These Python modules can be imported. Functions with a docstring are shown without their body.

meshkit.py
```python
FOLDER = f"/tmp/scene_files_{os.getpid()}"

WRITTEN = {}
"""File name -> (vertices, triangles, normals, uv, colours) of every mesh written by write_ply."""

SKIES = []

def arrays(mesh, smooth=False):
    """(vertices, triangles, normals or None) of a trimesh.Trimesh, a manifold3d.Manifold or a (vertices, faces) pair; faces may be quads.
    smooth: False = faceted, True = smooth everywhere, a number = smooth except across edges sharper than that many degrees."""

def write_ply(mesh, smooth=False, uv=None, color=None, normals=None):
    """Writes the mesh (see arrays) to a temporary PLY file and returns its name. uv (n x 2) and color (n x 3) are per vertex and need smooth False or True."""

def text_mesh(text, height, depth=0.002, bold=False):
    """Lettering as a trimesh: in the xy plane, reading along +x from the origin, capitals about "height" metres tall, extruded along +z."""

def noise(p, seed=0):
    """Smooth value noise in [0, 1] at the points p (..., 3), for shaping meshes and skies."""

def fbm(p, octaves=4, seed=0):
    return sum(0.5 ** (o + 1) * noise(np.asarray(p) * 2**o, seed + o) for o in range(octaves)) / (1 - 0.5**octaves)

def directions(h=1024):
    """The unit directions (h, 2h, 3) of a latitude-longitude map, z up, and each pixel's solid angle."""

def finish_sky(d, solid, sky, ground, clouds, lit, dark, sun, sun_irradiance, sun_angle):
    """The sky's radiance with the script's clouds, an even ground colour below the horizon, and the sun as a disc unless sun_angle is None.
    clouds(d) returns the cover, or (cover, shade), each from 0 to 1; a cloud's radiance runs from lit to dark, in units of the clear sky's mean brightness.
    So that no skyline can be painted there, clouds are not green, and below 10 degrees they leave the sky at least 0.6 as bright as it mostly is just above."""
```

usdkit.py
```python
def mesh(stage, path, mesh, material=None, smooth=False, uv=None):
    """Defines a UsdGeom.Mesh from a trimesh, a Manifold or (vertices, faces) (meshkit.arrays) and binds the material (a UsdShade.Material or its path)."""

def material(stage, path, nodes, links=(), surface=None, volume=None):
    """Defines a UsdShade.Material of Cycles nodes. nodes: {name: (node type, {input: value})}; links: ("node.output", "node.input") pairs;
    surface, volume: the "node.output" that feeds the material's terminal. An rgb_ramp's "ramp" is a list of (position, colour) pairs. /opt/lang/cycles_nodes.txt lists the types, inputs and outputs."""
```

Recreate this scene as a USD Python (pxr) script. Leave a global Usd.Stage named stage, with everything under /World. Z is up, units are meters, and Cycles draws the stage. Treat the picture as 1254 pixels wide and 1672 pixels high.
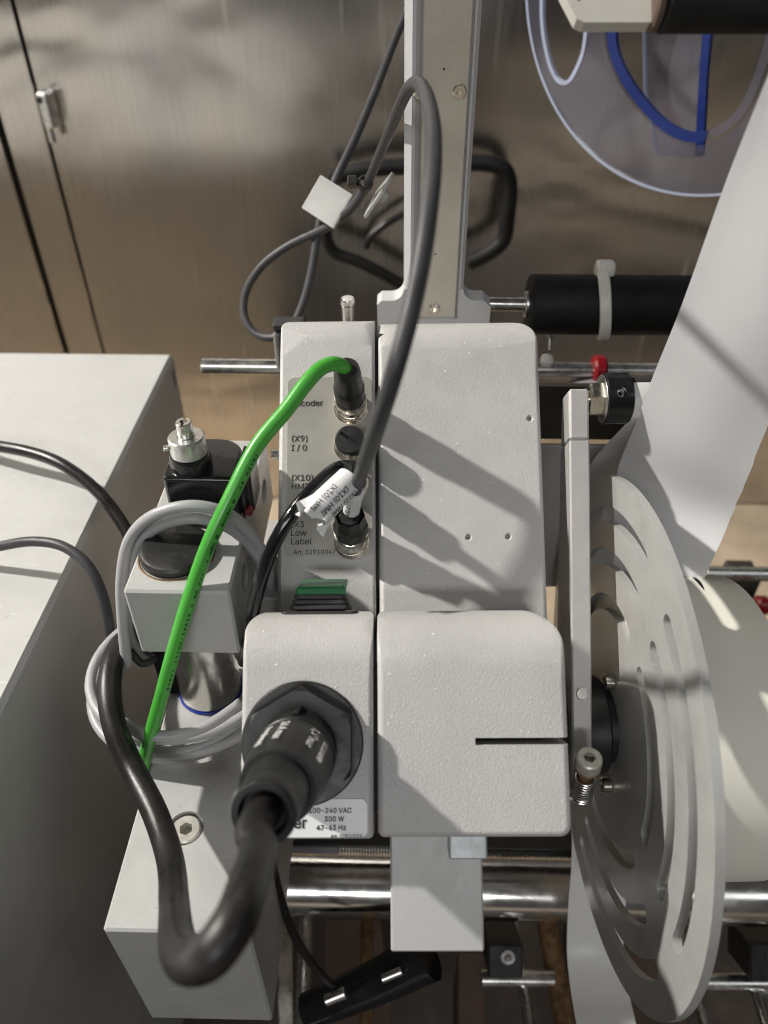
import math, random
import numpy as np, trimesh, manifold3d
import shapely
from shapely.geometry import Polygon, Point, LineString, box as sbox
from shapely import affinity
from pxr import Usd, UsdGeom, UsdLux, UsdShade, Gf, Sdf
import usdkit, meshkit

random.seed(7); rng = np.random.default_rng(7)
stage = Usd.Stage.CreateInMemory()
UsdGeom.SetStageUpAxis(stage, 'Z'); UsdGeom.SetStageMetersPerUnit(stage, 1.0)
W = UsdGeom.Xform.Define(stage, '/World'); stage.SetDefaultPrim(W.GetPrim())
UsdGeom.Scope.Define(stage, '/World/Looks')

# ------------------------------------------------------------------ camera
C = np.array([0, 0, 1.5]); FP = 1254.; PITCH = math.radians(39.6); YAW = math.radians(1.2)
Fw = np.array([-math.sin(YAW), math.cos(YAW), 0]) * math.cos(PITCH) + np.array([0, 0, -math.sin(PITCH)])
Rt = np.array([math.cos(YAW), math.sin(YAW), 0]); Up = np.cross(Rt, Fw)
EXPOSURE = 0.06
cam = UsdGeom.Camera.Define(stage, '/World/camera')
cam.CreateHorizontalApertureAttr(24.0); cam.CreateVerticalApertureAttr(32.0); cam.CreateFocalLengthAttr(24.0)
cam.CreateFStopAttr(6.3); cam.CreateFocusDistanceAttr(0.40); cam.CreateExposureAttr(EXPOSURE)
cam.CreateClippingRangeAttr((0.02, 100.0))
m4 = np.eye(4); m4[0, :3] = Rt; m4[1, :3] = Up; m4[2, :3] = -Fw; m4[3, :3] = C
cam.AddTransformOp().Set(Gf.Matrix4d(*[float(x) for x in m4.ravel()]))

# ------------------------------------------------------------------ light
def look_at(pos, target):
    z = np.asarray(pos, float) - np.asarray(target, float); z /= np.linalg.norm(z)
    x = np.cross([0, 0, 1.0], z); x = x / np.linalg.norm(x) if np.linalg.norm(x) > 1e-6 else np.array([1., 0, 0])
    y = np.cross(z, x); m = np.eye(4); m[0, :3] = x; m[1, :3] = y; m[2, :3] = z; m[3, :3] = pos
    return Gf.Matrix4d(*[float(a) for a in m.ravel()])
def rect(name, pos, target, w, h, inten, col):
    l = UsdLux.RectLight.Define(stage, '/World/' + name); l.CreateWidthAttr(w); l.CreateHeightAttr(h)
    l.CreateIntensityAttr(inten); l.CreateColorAttr(Gf.Vec3f(*col)); l.CreateNormalizeAttr(True)
    l.AddTransformOp().Set(look_at(pos, target)); return l
KEY = np.array([-2.28, 0.63, 3.13])
key = UsdLux.SphereLight.Define(stage, '/World/unseen_key_lamp')  # out of view at upper left, placed to cast the cable shadows
key.CreateRadiusAttr(0.05); key.CreateIntensityAttr(172.0); key.CreateNormalizeAttr(True); key.CreateColorAttr(Gf.Vec3f(1.0, .965, .90))
key.AddTranslateOp().Set(Gf.Vec3d(*KEY))
rect('unseen_ceiling_lamp', (1.6, -1.3, 3.2), (0.0, 0.2, 0.9), 1.2, 0.6, 1.7, (.93, .97, 1.0))  # out of view, placed to light right-facing and front sides
rect('unseen_ceiling_lamp_002', (-.5, -5.0, 4.2), (-.5, -5.0, 0), 2.4, 1.2, 54.0, (.97, .98, 1.0))  # out of view behind the camera, lights the floor the wall reflects
rect('unseen_ceiling_lamp_001', (-1.4, -2.2, 3.4), (-.2, 0, 0.8), 1.2, 0.3, 2.0, (1, .95, .85))  # out of view, placed to light the disc and web from the left

# ------------------------------------------------------------------ materials
def mat(name, nodes, links=(), surface='p.BSDF', volume=None):
    return usdkit.material(stage, '/World/Looks/' + name, nodes, links, surface=surface, volume=volume)
def paint(name, col, rough=.45, bump=0, scale=900, metallic=0, var=.0, coat=0, vscale=25, detail=2, spec=.5, dist=.0004):
    n = {'p': ('principled_bsdf', dict(base_color=col, roughness=rough, metallic=metallic, specular_ior_level=spec, coat_weight=coat))}
    L = []
    n['g'] = ('geometry', {})
    if bump:
        n['b1'] = ('noise_texture', dict(scale=scale, detail=detail)); n['bp'] = ('bump', dict(strength=bump, distance=dist))
        L += [('g.position', 'b1.vector'), ('b1.fac', 'bp.height'), ('bp.normal', 'p.normal')]
    if var:
        c = np.array(col); n['v'] = ('noise_texture', dict(scale=vscale, detail=5, roughness=.62))
        n['r'] = ('rgb_ramp', dict(ramp=[(.3, tuple(c * (1 - var))), (.7, tuple(np.minimum(c * (1 + var), 1)))]))
        n['rr'] = ('map_range', dict(from_min=.3, from_max=.7, to_min=max(rough - .08, .02), to_max=rough + .1))
        L += [('g.position', 'v.vector'), ('v.fac', 'r.fac'), ('r.color', 'p.base_color'), ('v.fac', 'rr.value'), ('rr.result', 'p.roughness')]
    return mat(name, n, L)
M = {}
M['housing'] = mat('housing', {
    'g': ('geometry', {}), 'b1': ('noise_texture', dict(scale=950, detail=2)), 'sp': ('voronoi_texture', dict(scale=260, randomness=1.0)),
    'ss': ('map_range', dict(from_min=.10, from_max=.16, to_min=1, to_max=0, clamp=True)), 'pick': ('noise_texture', dict(scale=140, detail=1)), 'pk': ('map_range', dict(from_min=.60, from_max=.64, to_min=0, to_max=1, clamp=True)),
    'sm': ('math', dict(math_type='multiply')), 'gr': ('noise_texture', dict(scale=26, detail=6, roughness=.65)), 'gc': ('rgb_ramp', dict(ramp=[(.32, (.415, .406, .396)), (.6, (.465, .455, .444))])),
    'mx': ('mix', dict(mix_type='mix', color2=(.72, .71, .69))), 'add': ('math', dict(math_type='multiply_add', value2=.9)),
    'rr': ('map_range', dict(from_min=.3, from_max=.7, to_min=.38, to_max=.54)),
    'bp': ('bump', dict(strength=.42, distance=.0005)), 'p': ('principled_bsdf', dict(roughness=.45))},
    [('g.position', 'b1.vector'), ('g.position', 'sp.vector'), ('g.position', 'pick.vector'), ('g.position', 'gr.vector'), ('sp.distance', 'ss.value'), ('pick.fac', 'pk.value'), ('ss.result', 'sm.value1'), ('pk.result', 'sm.value2'),
     ('gr.fac', 'gc.fac'), ('gc.color', 'mx.color1'), ('sm.value', 'mx.fac'), ('mx.color', 'p.base_color'), ('sm.value', 'add.value1'), ('b1.fac', 'add.value3'), ('add.value', 'bp.height'), ('bp.normal', 'p.normal'), ('gr.fac', 'rr.value'), ('rr.result', 'p.roughness')])
M['housing_side'] = paint('housing_side', (.47, .47, .47), .4, .4, 700, var=.03)
M['core'] = paint('core', (.02, .018, .016), .6)
def worn(name, col, rough, scale, metallic=0.0, amt=.06):
    c = np.array(col); lo, hi = tuple(c * (1 - amt)), tuple(c * (1 + amt * .6))
    return mat(name, {'g': ('geometry', {}), 'b1': ('noise_texture', dict(scale=scale, detail=2)), 'n': ('noise_texture', dict(scale=16, detail=7, roughness=.68, distortion=.4)),
        'm1': ('mapping', dict(scale=(35, 260, 90), rotation=(0, 0, .5))), 's1': ('noise_texture', dict(scale=1.3, detail=2)), 'k': ('rgb_ramp', dict(ramp=[(.70, (0, 0, 0)), (.74, (.45, .45, .45))])),
        'd': ('noise_texture', dict(scale=210, detail=1)), 'kd': ('rgb_ramp', dict(ramp=[(.74, (0, 0, 0)), (.77, (.35, .35, .35))])), 'c': ('rgb_ramp', dict(ramp=[(.34, lo), (.62, hi)])),
        'mx': ('mix', dict(mix_type='mix', color2=tuple(np.minimum(c * 1.35, .85)))), 'mx2': ('mix', dict(mix_type='mix', color2=tuple(c * .45))), 'rr': ('map_range', dict(from_min=.3, from_max=.7, to_min=rough - .12, to_max=rough + .12)),
        'bp': ('bump', dict(strength=.14, distance=.0004)), 'p': ('principled_bsdf', dict(metallic=metallic))},
        [('g.position', 'b1.vector'), ('g.position', 'n.vector'), ('g.position', 'm1.vector'), ('m1.vector', 's1.vector'), ('g.position', 'd.vector'), ('s1.fac', 'k.fac'), ('d.fac', 'kd.fac'), ('n.fac', 'c.fac'), ('c.color', 'mx.color1'), ('k.color', 'mx.fac'),
         ('mx.color', 'mx2.color1'), ('kd.color', 'mx2.fac'), ('mx2.color', 'p.base_color'), ('n.fac', 'rr.value'), ('rr.result', 'p.roughness'), ('b1.fac', 'bp.height'), ('bp.normal', 'p.normal')])
M['cabinet'] = worn('cabinet', (.45, .448, .435), .46, 500, 0, .05)
M['block'] = worn('block', (.40, .398, .388), .44, 700, .05, .08)
M['black_plastic'] = paint('black_plastic', (.012, .012, .012), .42, .15, 900, var=.25, vscale=90)
M['black_gloss'] = paint('black_gloss', (.010, .010, .011), .14, .1, 90, var=.3, vscale=60)
M['black_rubber'] = paint('black_rubber', (.024, .023, .023), .55, .25, 1200, var=.35, vscale=70)
M['grey_cable'] = paint('grey_cable', (.042, .042, .045), .5, .08, 800, var=.2, vscale=45, spec=.4)
M['black_cable'] = paint('black_cable', (.014, .0125, .012), .36, .2, 900, var=.3, vscale=50, spec=.4)
M['light_cable'] = paint('light_cable', (.33, .33, .335), .42, .05, 500, var=.06)
M['green'] = paint('green', (.055, .32, .035), .33, .05, 600, var=.08)
M['chrome'] = paint('chrome', (.74, .72, .68), .19, 0, 60, metallic=1, var=.06, vscale=30)
M['steel'] = paint('steel', (.62, .61, .58), .26, .05, 300, metallic=1, var=.1, vscale=60)
M['zinc'] = paint('zinc', (.66, .66, .64), .32, .2, 500, metallic=1, var=.15, vscale=90)
M['nickel'] = paint('nickel', (.66, .62, .54), .22, .05, 300, metallic=1, var=.1, vscale=120)
M['nickel_plate'] = paint('nickel_plate', (.56, .53, .46), .38, .12, 35, metallic=.4, var=.08, vscale=35)
M['tag_face'] = paint('tag_face', (.20, .20, .19), .3, .05, 200, var=.08)
M['rust'] = paint('rust', (.20, .12, .06), .6, .3, 600, metallic=.6, var=.5, vscale=200)
M['alu_disc'] = mat('alu_disc', {
    'g': ('geometry', {}), 'b1': ('noise_texture', dict(scale=1500, detail=2)), 'n': ('noise_texture', dict(scale=35, detail=6, roughness=.65)), 'mp': ('mapping', dict(scale=(30, 400, 60))), 'sc': ('noise_texture', dict(scale=1.6, detail=3)),
    'c': ('rgb_ramp', dict(ramp=[(.3, (.40, .40, .385)), (.7, (.47, .47, .455))])), 'k': ('rgb_ramp', dict(ramp=[(.66, (0, 0, 0)), (.72, (.5, .5, .5))])), 'mx': ('mix', dict(mix_type='mix', color2=(.55, .55, .53))),
    'rr': ('map_range', dict(from_min=.3, from_max=.7, to_min=.32, to_max=.50)), 'bp': ('bump', dict(strength=.12, distance=.0003)), 'p': ('principled_bsdf', dict(metallic=.3, roughness=.42))},
    [('g.position', 'b1.vector'), ('g.position', 'n.vector'), ('g.position', 'mp.vector'), ('mp.vector', 'sc.vector'), ('n.fac', 'c.fac'), ('sc.fac', 'k.fac'), ('c.color', 'mx.color1'), ('k.color', 'mx.fac'), ('mx.color', 'p.base_color'), ('n.fac', 'rr.value'), ('rr.result', 'p.roughness'), ('b1.fac', 'bp.height'), ('bp.normal', 'p.normal')])
M['alu_arm'] = paint('alu_arm', (.43, .415, .405), .45, .1, 1400, metallic=.3, var=.06, vscale=50)
M['plate'] = paint('plate', (.37, .355, .32), .38, .08, 300, metallic=.3, var=.03, vscale=40)
M['rating'] = paint('rating', (.66, .68, .67), .35, .04, 200, var=.02)
M['ink'] = paint('ink', (.012, .012, .012), .6)
M['print_ink'] = paint('print_ink', (.012, .05, .014), .6)
M['white_ink'] = paint('white_ink', (.72, .72, .70), .6)
M['grey_ink'] = paint('grey_ink', (.45, .45, .45), .6)
M['white_plastic'] = paint('white_plastic', (.68, .67, .62), .38, .1, 300, var=.05)
M['tag'] = paint('tag', (.27, .27, .255), .35, .05, 200, var=.04)
M['red'] = paint('red', (.17, .004, .008), .25, .05, 200)
M['blue'] = paint('blue', (.004, .016, .12), .4, .1, 200, var=.1)
M['blue_ring'] = paint('blue_ring', (.01, .04, .35), .4)
M['cream'] = paint('cream', (.72, .70, .62), .55, .05, 400, var=.02)
M['beige'] = paint('beige', (.52, .50, .45), .5, .1, 400, var=.04)
M['foam'] = paint('foam', (.007, .007, .007), .6, .3, 900, var=.4, vscale=60, spec=.3)
M['dirt_board'] = paint('dirt_board', (.085, .055, .04), .7, .2, 200, var=.3, vscale=18)
M['floor'] = paint('floor', (.33, .28, .225), .55, .2, 60, var=.35, vscale=1.2)
M['added_sheet'] = paint('added_sheet', (.07, .055, .045), .6, .2, 60, var=.5, vscale=14)
M['ledge'] = paint('ledge', (.44, .35, .25), .5, .15, 40, var=.25, vscale=9)
def shell(name, tint, diff, rough, mixd, ior=1.45):
    return mat(name, {'t': ('transparent_bsdf', dict(color=tint)), 'd': ('diffuse_bsdf', dict(color=diff)),
                      'g': ('glossy_bsdf', dict(color=(1, 1, 1), roughness=rough)), 'f': ('fresnel', dict(IOR=ior)),
                      'm1': ('mix_closure', dict(fac=mixd)), 'm2': ('mix_closure', {})},
               [('t.BSDF', 'm1.closure1'), ('d.BSDF', 'm1.closure2'), ('m1.closure', 'm2.closure1'), ('g.BSDF', 'm2.closure2'), ('f.fac', 'm2.fac')], surface='m2.closure')
M['clear'] = shell('clear', (.85, .85, .93), (.30, .30, .38), .10, .11)
M['bright_clear_edge'] = shell('bright_clear_edge', (.85, .87, .95), (.60, .66, .85), .15, .5)  # paler copy of the clear plastic, edge brightness put into the colour
M['lens'] = mat('lens', {'p': ('principled_bsdf', dict(base_color=(.02, .16, .05), roughness=.12, coat_weight=.6))})
# paper: a little light comes through
def paper(name, col, trans):
    return mat(name, {'g': ('geometry', {}), 'n': ('noise_texture', dict(scale=14, detail=5, roughness=.6)), 'b': ('bump', dict(strength=.12, distance=.005)), 'rn': ('noise_texture', dict(type='ridged_multifractal', scale=11, detail=3, roughness=.5, distortion=.8)), 'b2': ('bump', dict(strength=.16, distance=.003)),
                      'v': ('noise_texture', dict(scale=9, detail=4)), 'r': ('rgb_ramp', dict(ramp=[(.35, tuple(.93 * np.array(col))), (.65, col)])),
                      'p': ('principled_bsdf', dict(base_color=col, roughness=.32)), 't': ('translucent_bsdf', dict(color=col)), 'm': ('mix_closure', dict(fac=trans))},
               [('g.position', 'n.vector'), ('n.fac', 'b.height'), ('g.position', 'rn.vector'), ('rn.fac', 'b2.height'), ('b.normal', 'b2.normal'), ('b2.normal', 'p.normal'), ('g.position', 'v.vector'), ('v.fac', 'r.fac'), ('r.color', 'p.base_color'),
                ('p.BSDF', 'm.closure1'), ('t.BSDF', 'm.closure2')], surface='m.closure')
M['paper'] = paper('paper', (.83, .83, .84), .42)
M['label_paper'] = paper('label_paper', (.76, .75, .73), .2)
M['sticker'] = paper('sticker', (.78, .78, .78), .1)
# brushed, slightly warped stainless wall with dried runs and reflection tints in its colour
M['wall'] = mat('wall', {
    'g': ('geometry', {}), 'mp': ('mapping', dict(scale=(70, 70, 1.2))), 'mp2': ('mapping', dict(scale=(22, 22, 1.1))), 'mp3': ('mapping', dict(scale=(1.2, 1.2, 2.4))),
    'br': ('noise_texture', dict(scale=6, detail=3)), 'st': ('noise_texture', dict(scale=1.6, detail=4, roughness=.7)), 'wp': ('noise_texture', dict(scale=2.0, detail=2.0, roughness=.4, distortion=.9)),
    'cl': ('noise_texture', dict(scale=2.4, detail=4, roughness=.6)),
    'rc': ('rgb_ramp', dict(ramp=[(.3, (.47, .45, .43)), (.68, (.68, .61, .52))])),  # large cool and warm patches imitate reflections in the base colour
    'sr': ('rgb_ramp', dict(ramp=[(.62, (0, 0, 0)), (.74, (1, 1, 1))])), 'mx': ('mix', dict(mix_type='mix', color2=(.72, .70, .66))),
    'sf': ('math', dict(math_type='multiply', value2=.45)), 'me': ('math', dict(math_type='multiply_add', value2=-.45, value3=1.0)), 'ra': ('math', dict(math_type='multiply_add', value2=.12)),
    'rm': ('map_range', dict(from_min=.3, from_max=.7, to_min=.20, to_max=.25)),
    'b1': ('bump', dict(strength=.55, distance=.020)), 'b2': ('bump', dict(strength=.02, distance=.001)),
    'p': ('principled_bsdf', dict(metallic=1.0, roughness=.25))},
    [('g.position', 'mp.vector'), ('g.position', 'mp2.vector'), ('g.position', 'mp3.vector'), ('mp.vector', 'br.vector'), ('mp2.vector', 'st.vector'), ('mp3.vector', 'wp.vector'), ('g.position', 'cl.vector'),
     ('cl.fac', 'rc.fac'), ('st.fac', 'sr.fac'), ('sr.color', 'sf.value1'), ('sf.value', 'mx.fac'), ('rc.color', 'mx.color1'), ('mx.color', 'p.base_color'), ('br.fac', 'rm.value'), ('sr.color', 'ra.value1'), ('rm.result', 'ra.value3'), ('ra.value', 'p.roughness'), ('sf.value', 'me.value1'), ('me.value', 'p.metallic'),
     ('wp.fac', 'b1.height'), ('br.fac', 'b2.height'), ('b1.normal', 'b2.normal'), ('b2.normal', 'p.normal')])
M['pale_metal'] = paint('pale_metal', (.50, .48, .43), .33, .1, 500, metallic=.35, var=.1, vscale=120)
M['pad_metal'] = paint('pad_metal', (.42, .44, .44), .4, .2, 300, metallic=.25, var=.12, vscale=90)
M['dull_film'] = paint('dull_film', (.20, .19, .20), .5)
M['seam'] = paint('seam', (.03, .026, .02), .6)
# even dome light standing for the unseen hall, lifts the shadows
dome = UsdLux.DomeLight.Define(stage, '/World/ambient_dome')
mat('ambient_background', {'b': ('background_shader', dict(color=(.95, .93, .90), strength=.06))}, surface='b.background')
UsdShade.MaterialBindingAPI.Apply(dome.GetPrim()).Bind(UsdShade.Material.Get(stage, '/World/Looks/ambient_background'))

# ------------------------------------------------------------------ points and frames
def ray(u, v): return Fw + (u - 627) / FP * Rt - (v - 836) / FP * Up
def px(u, v, d): return C + d * ray(u, v)
def onp(u, v, o, n):
    r = ray(u, v); return C + r * (np.dot(np.asarray(o) - C, n) / np.dot(r, n))
def onZ(u, v, z): return onp(u, v, (0, 0, z), np.array([0, 0, 1.]))
def onY(u, v, y): return onp(u, v, (0, y, 0), np.array([0, 1., 0]))
def onX(u, v, x): return onp(u, v, (x, 0, 0), np.array([1., 0, 0]))
EX, EY, EZ = np.eye(3)
TH = math.radians(42.5)
S0 = np.array([0, math.cos(TH), math.sin(TH)]); HN = np.array([0, -math.sin(TH), math.cos(TH)])
k = .022; HX = (EX + k * S0) / math.hypot(1, k); HS = np.cross(HN, HX)
HO = px(627, 760, .41)
def L(x, s, n): return HO + x * HX + s * HS + n * HN          # the tilted frame of the labelling head
def fl(u, v, n=0.):
    P = onp(u, v, HO + HN * n, HN) - HO; return np.array([P @ HX, P @ HS])
def frame(o, ex, ey, ez):
    m = np.eye(4); m[:3, 0] = ex; m[:3, 1] = ey; m[:3, 2] = ez; m[:3, 3] = o; return m
def axes(a):
    a = np.asarray(a, float); a = a / np.linalg.norm(a)
    x = np.cross(a, EZ if abs(a[2]) < .9 else EX); x /= np.linalg.norm(x); return x, np.cross(a, x), a
HF = frame(HO, HX, HS, HN)

# ------------------------------------------------------------------ mesh helpers
def T(m, mtx): m = m.copy(); m.apply_transform(mtx); return m
def cat(*ms): return trimesh.util.concatenate([x for x in ms])
def hull(pts): return trimesh.convex.convex_hull(np.asarray(pts, float))
def hexa(p8, ch=.0008):
    """box from 8 corners (bottom 4, top 4) with chamfered edges"""
    p8 = np.asarray(p8, float); c = p8.mean(0); out = []
    nb = {0: (1, 3, 4), 1: (0, 2, 5), 2: (1, 3, 6), 3: (2, 0, 7), 4: (5, 7, 0), 5: (4, 6, 1), 6: (5, 7, 2), 7: (6, 4, 3)}
    for i in range(8):
        d = [(p8[j] - p8[i]) / np.linalg.norm(p8[j] - p8[i]) for j in nb[i]]
        for a in range(3):
            out.append(p8[i] + ch * (d[(a + 1) % 3] + d[(a + 2) % 3]))
    return hull(out)
def bx(lo, hi, ch=.0008, fr=None):
    (x0, y0, z0), (x1, y1, z1) = lo, hi
    m = hexa([(x0, y0, z0), (x1, y0, z0), (x1, y1, z0), (x0, y1, z0), (x0, y0, z1), (x1, y0, z1), (x1, y1, z1), (x0, y1, z1)], ch)
    return T(m, fr) if fr is not None else m
def lathe(prof, o, a, n=48, phase=0.):
    """prof: (radius, height) pairs along axis a from o"""
    x, y, z = axes(a); prof = list(prof); v = []; f = []
    ang = np.arange(n) * 2 * np.pi / n + phase
    for r, h in prof:
        v.append(np.asarray(o) + h * z + r * (np.cos(ang)[:, None] * x + np.sin(ang)[:, None] * y))
    for i in range(len(prof) - 1):
        for j in range(n):
            a0, a1, b0, b1 = i * n + j, i * n + (j + 1) % n, (i + 1) * n + j, (i + 1) * n + (j + 1) % n
            f += [(a0, a1, b1), (a0, b1, b0)]
    v = np.vstack(v); c0 = len(v); c1 = c0 + 1
    v = np.vstack([v, np.asarray(o) + prof[0][1] * z, np.asarray(o) + prof[-1][1] * z]); e = (len(prof) - 1) * n
    for j in range(n):
        f += [(c0, (j + 1) % n, j), (c1, e + j, e + (j + 1) % n)]
    return trimesh.Trimesh(v, f, process=False)
def cyl(p0, p1, r, ch=.0006, n=40):
    h = np.linalg.norm(np.asarray(p1) - p0); ch = min(ch, r * .4, h * .3)
    return lathe([(r - ch, 0), (r, ch), (r, h - ch), (r - ch, h)], p0, np.asarray(p1) - p0, n)
def ringm(o, a, r0, r1, h, ch=.0005, n=56):
    x, y, z = axes(a); prof = [(r0, 0), (r1 - ch, 0), (r1, ch), (r1, h - ch), (r1 - ch, h), (r0 + ch, h), (r0, h - ch), (r0, 0)]
    ang = np.arange(n) * 2 * np.pi / n; v = []; f = []; m = len(prof)
    for r, t in prof: v.append(np.asarray(o) + t * z + r * (np.cos(ang)[:, None] * x + np.sin(ang)[:, None] * y))
    for i in range(m - 1):
        for j in range(n):
            a0, a1, b0, b1 = i * n + j, i * n + (j + 1) % n, (i + 1) * n + j, (i + 1) * n + (j + 1) % n
            f += [(a0, a1, b1), (a0, b1, b0)]
    return trimesh.Trimesh(np.vstack(v), f, process=False)
def spline(p, per=10):
    p = np.asarray(p, float); q = np.vstack([2 * p[0] - p[1], p, 2 * p[-1] - p[-2]]); out = []
    for i in range(1, len(q) - 2):
        p0, p1, p2, p3 = q[i - 1:i + 3]
        d = [max(np.linalg.norm(b - a), 1e-9) ** .5 for a, b in ((p0, p1), (p1, p2), (p2, p3))]
        t0 = 0; t1 = d[0]; t2 = t1 + d[1]; t3 = t2 + d[2]
        for t in np.linspace(t1, t2, per, endpoint=False):
            A1 = (t1 - t) / (t1 - t0) * p0 + (t - t0) / (t1 - t0) * p1; A2 = (t2 - t) / (t2 - t1) * p1 + (t - t1) / (t2 - t1) * p2; A3 = (t3 - t) / (t3 - t2) * p2 + (t - t2) / (t3 - t2) * p3
            B1 = (t2 - t) / (t2 - t0) * A1 + (t - t0) / (t2 - t0) * A2; B2 = (t3 - t) / (t3 - t1) * A2 + (t - t1) / (t3 - t1) * A3
            out.append((t2 - t) / (t2 - t1) * B1 + (t - t1) / (t2 - t1) * B2)
    out.append(p[-1]); out = np.array(out)
    for _ in range(3): out[1:-1] = .25 * out[:-2] + .5 * out[1:-1] + .25 * out[2:]
    return out
def sweep(p, r, n=16, closed=False):
    p = np.asarray(p, float); m = len(p); r = np.broadcast_to(r, (m,))
    t = (np.roll(p, -1, 0) - np.roll(p, 1, 0)) if closed else np.gradient(p, axis=0)
    t /= np.linalg.norm(t, axis=1, keepdims=True) + 1e-12
    a = axes(t[0])[0]; A = []
    for i in range(m):
        a = a - (a @ t[i]) * t[i]; a /= np.linalg.norm(a); A.append(a)
    A = np.array(A); B = np.cross(t, A); ang = np.arange(n) * 2 * np.pi / n
    v = (p[:, None] + r[:, None, None] * (np.cos(ang)[None, :, None] * A[:, None] + np.sin(ang)[None, :, None] * B[:, None])).reshape(-1, 3); f = []
    for i in range(m if closed else m - 1):
        i2 = (i + 1) % m
        for j in range(n):
            a0, a1, b0, b1 = i * n + j, i * n + (j + 1) % n, i2 * n + j, i2 * n + (j + 1) % n
            f += [(a0, a1, b1), (a0, b1, b0)]
    if not closed:
        v = np.vstack([v, p[0], p[-1]]); c = m * n; e = (m - 1) * n
        for j in range(n): f += [(c, (j + 1) % n, j), (c + 1, e + j, e + (j + 1) % n)]
    return trimesh.Trimesh(v, f, process=False)
def tube(p, r, per=10, n=16): return sweep(spline(p, per), r, n)
def pxs(l): return [px(*q) for q in l]
def extr(poly, h, fr):
    polys = getattr(poly, 'geoms', [poly]); ms = [trimesh.creation.extrude_polygon(g, h, engine='earcut') for g in polys]
    return T(cat(*ms), fr)
def mf(m):
    m = m.copy(); m.merge_vertices(); o = manifold3d.Manifold(manifold3d.Mesh(np.asarray(m.vertices, np.float32), np.asarray(m.faces, np.uint32)))
    return o if o.volume() >= 0 else manifold3d.Manifold(manifold3d.Mesh(np.asarray(m.vertices, np.float32), np.asarray(m.faces[:, ::-1], np.uint32)))
def tm(o):
    a = o.to_mesh(); return trimesh.Trimesh(np.array(a.vert_properties[:, :3], float), np.array(a.tri_verts), process=False)
def cut(a, *bs):
    o = mf(a)
    for b in bs: o = o - mf(b)
    return tm(o)
def union(*ms): return tm(manifold3d.Manifold.batch_boolean([mf(x) for x in ms], manifold3d.OpType.Add))
def rrect(x0, y0, x1, y1, r): return sbox(x0 + r, y0 + r, x1 - r, y1 - r).buffer(r, quad_segs=6)
def pillow(x0, y0, x1, y1, z0, z1, rc, re):
    """convex block in a local frame: corner radii rc=(bl, br, tr, tl) in plan, front-edge radius re"""
    pts = []
    def plan(ins, z):
        cs = [((x0, y0), rc[0], 180), ((x1, y0), rc[1], 270), ((x1, y1), rc[2], 0), ((x0, y1), rc[3], 90)]
        for (cx, cy), r, a0 in cs:
            r = max(r, re + .0002); sx = 1 if cx == x0 else -1; sy = 1 if cy == y0 else -1
            for a in np.linspace(a0, a0 + 90, 9):
                a = math.radians(a); pts.append((cx + sx * r + (r - ins) * math.cos(a), cy + sy * r + (r - ins) * math.sin(a), z))
    plan(0, z0)
    for q in np.linspace(0, 90, 7):
        q = math.radians(q); plan(re * (1 - math.cos(q)), z1 - re + re * math.sin(q))
    return hull(pts)
def profile_prism(poly, x0, x1):
    """(s, n) outline extruded along x, in the head frame"""
    m = trimesh.creation.extrude_polygon(poly, x1 - x0, engine='earcut')
    fr = frame((x0, 0, 0), (0, 1, 0), (0, 0, 1), (1, 0, 0)); return T(m, fr)
def inter(a, b): return tm(mf(a) ^ mf(b))
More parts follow.
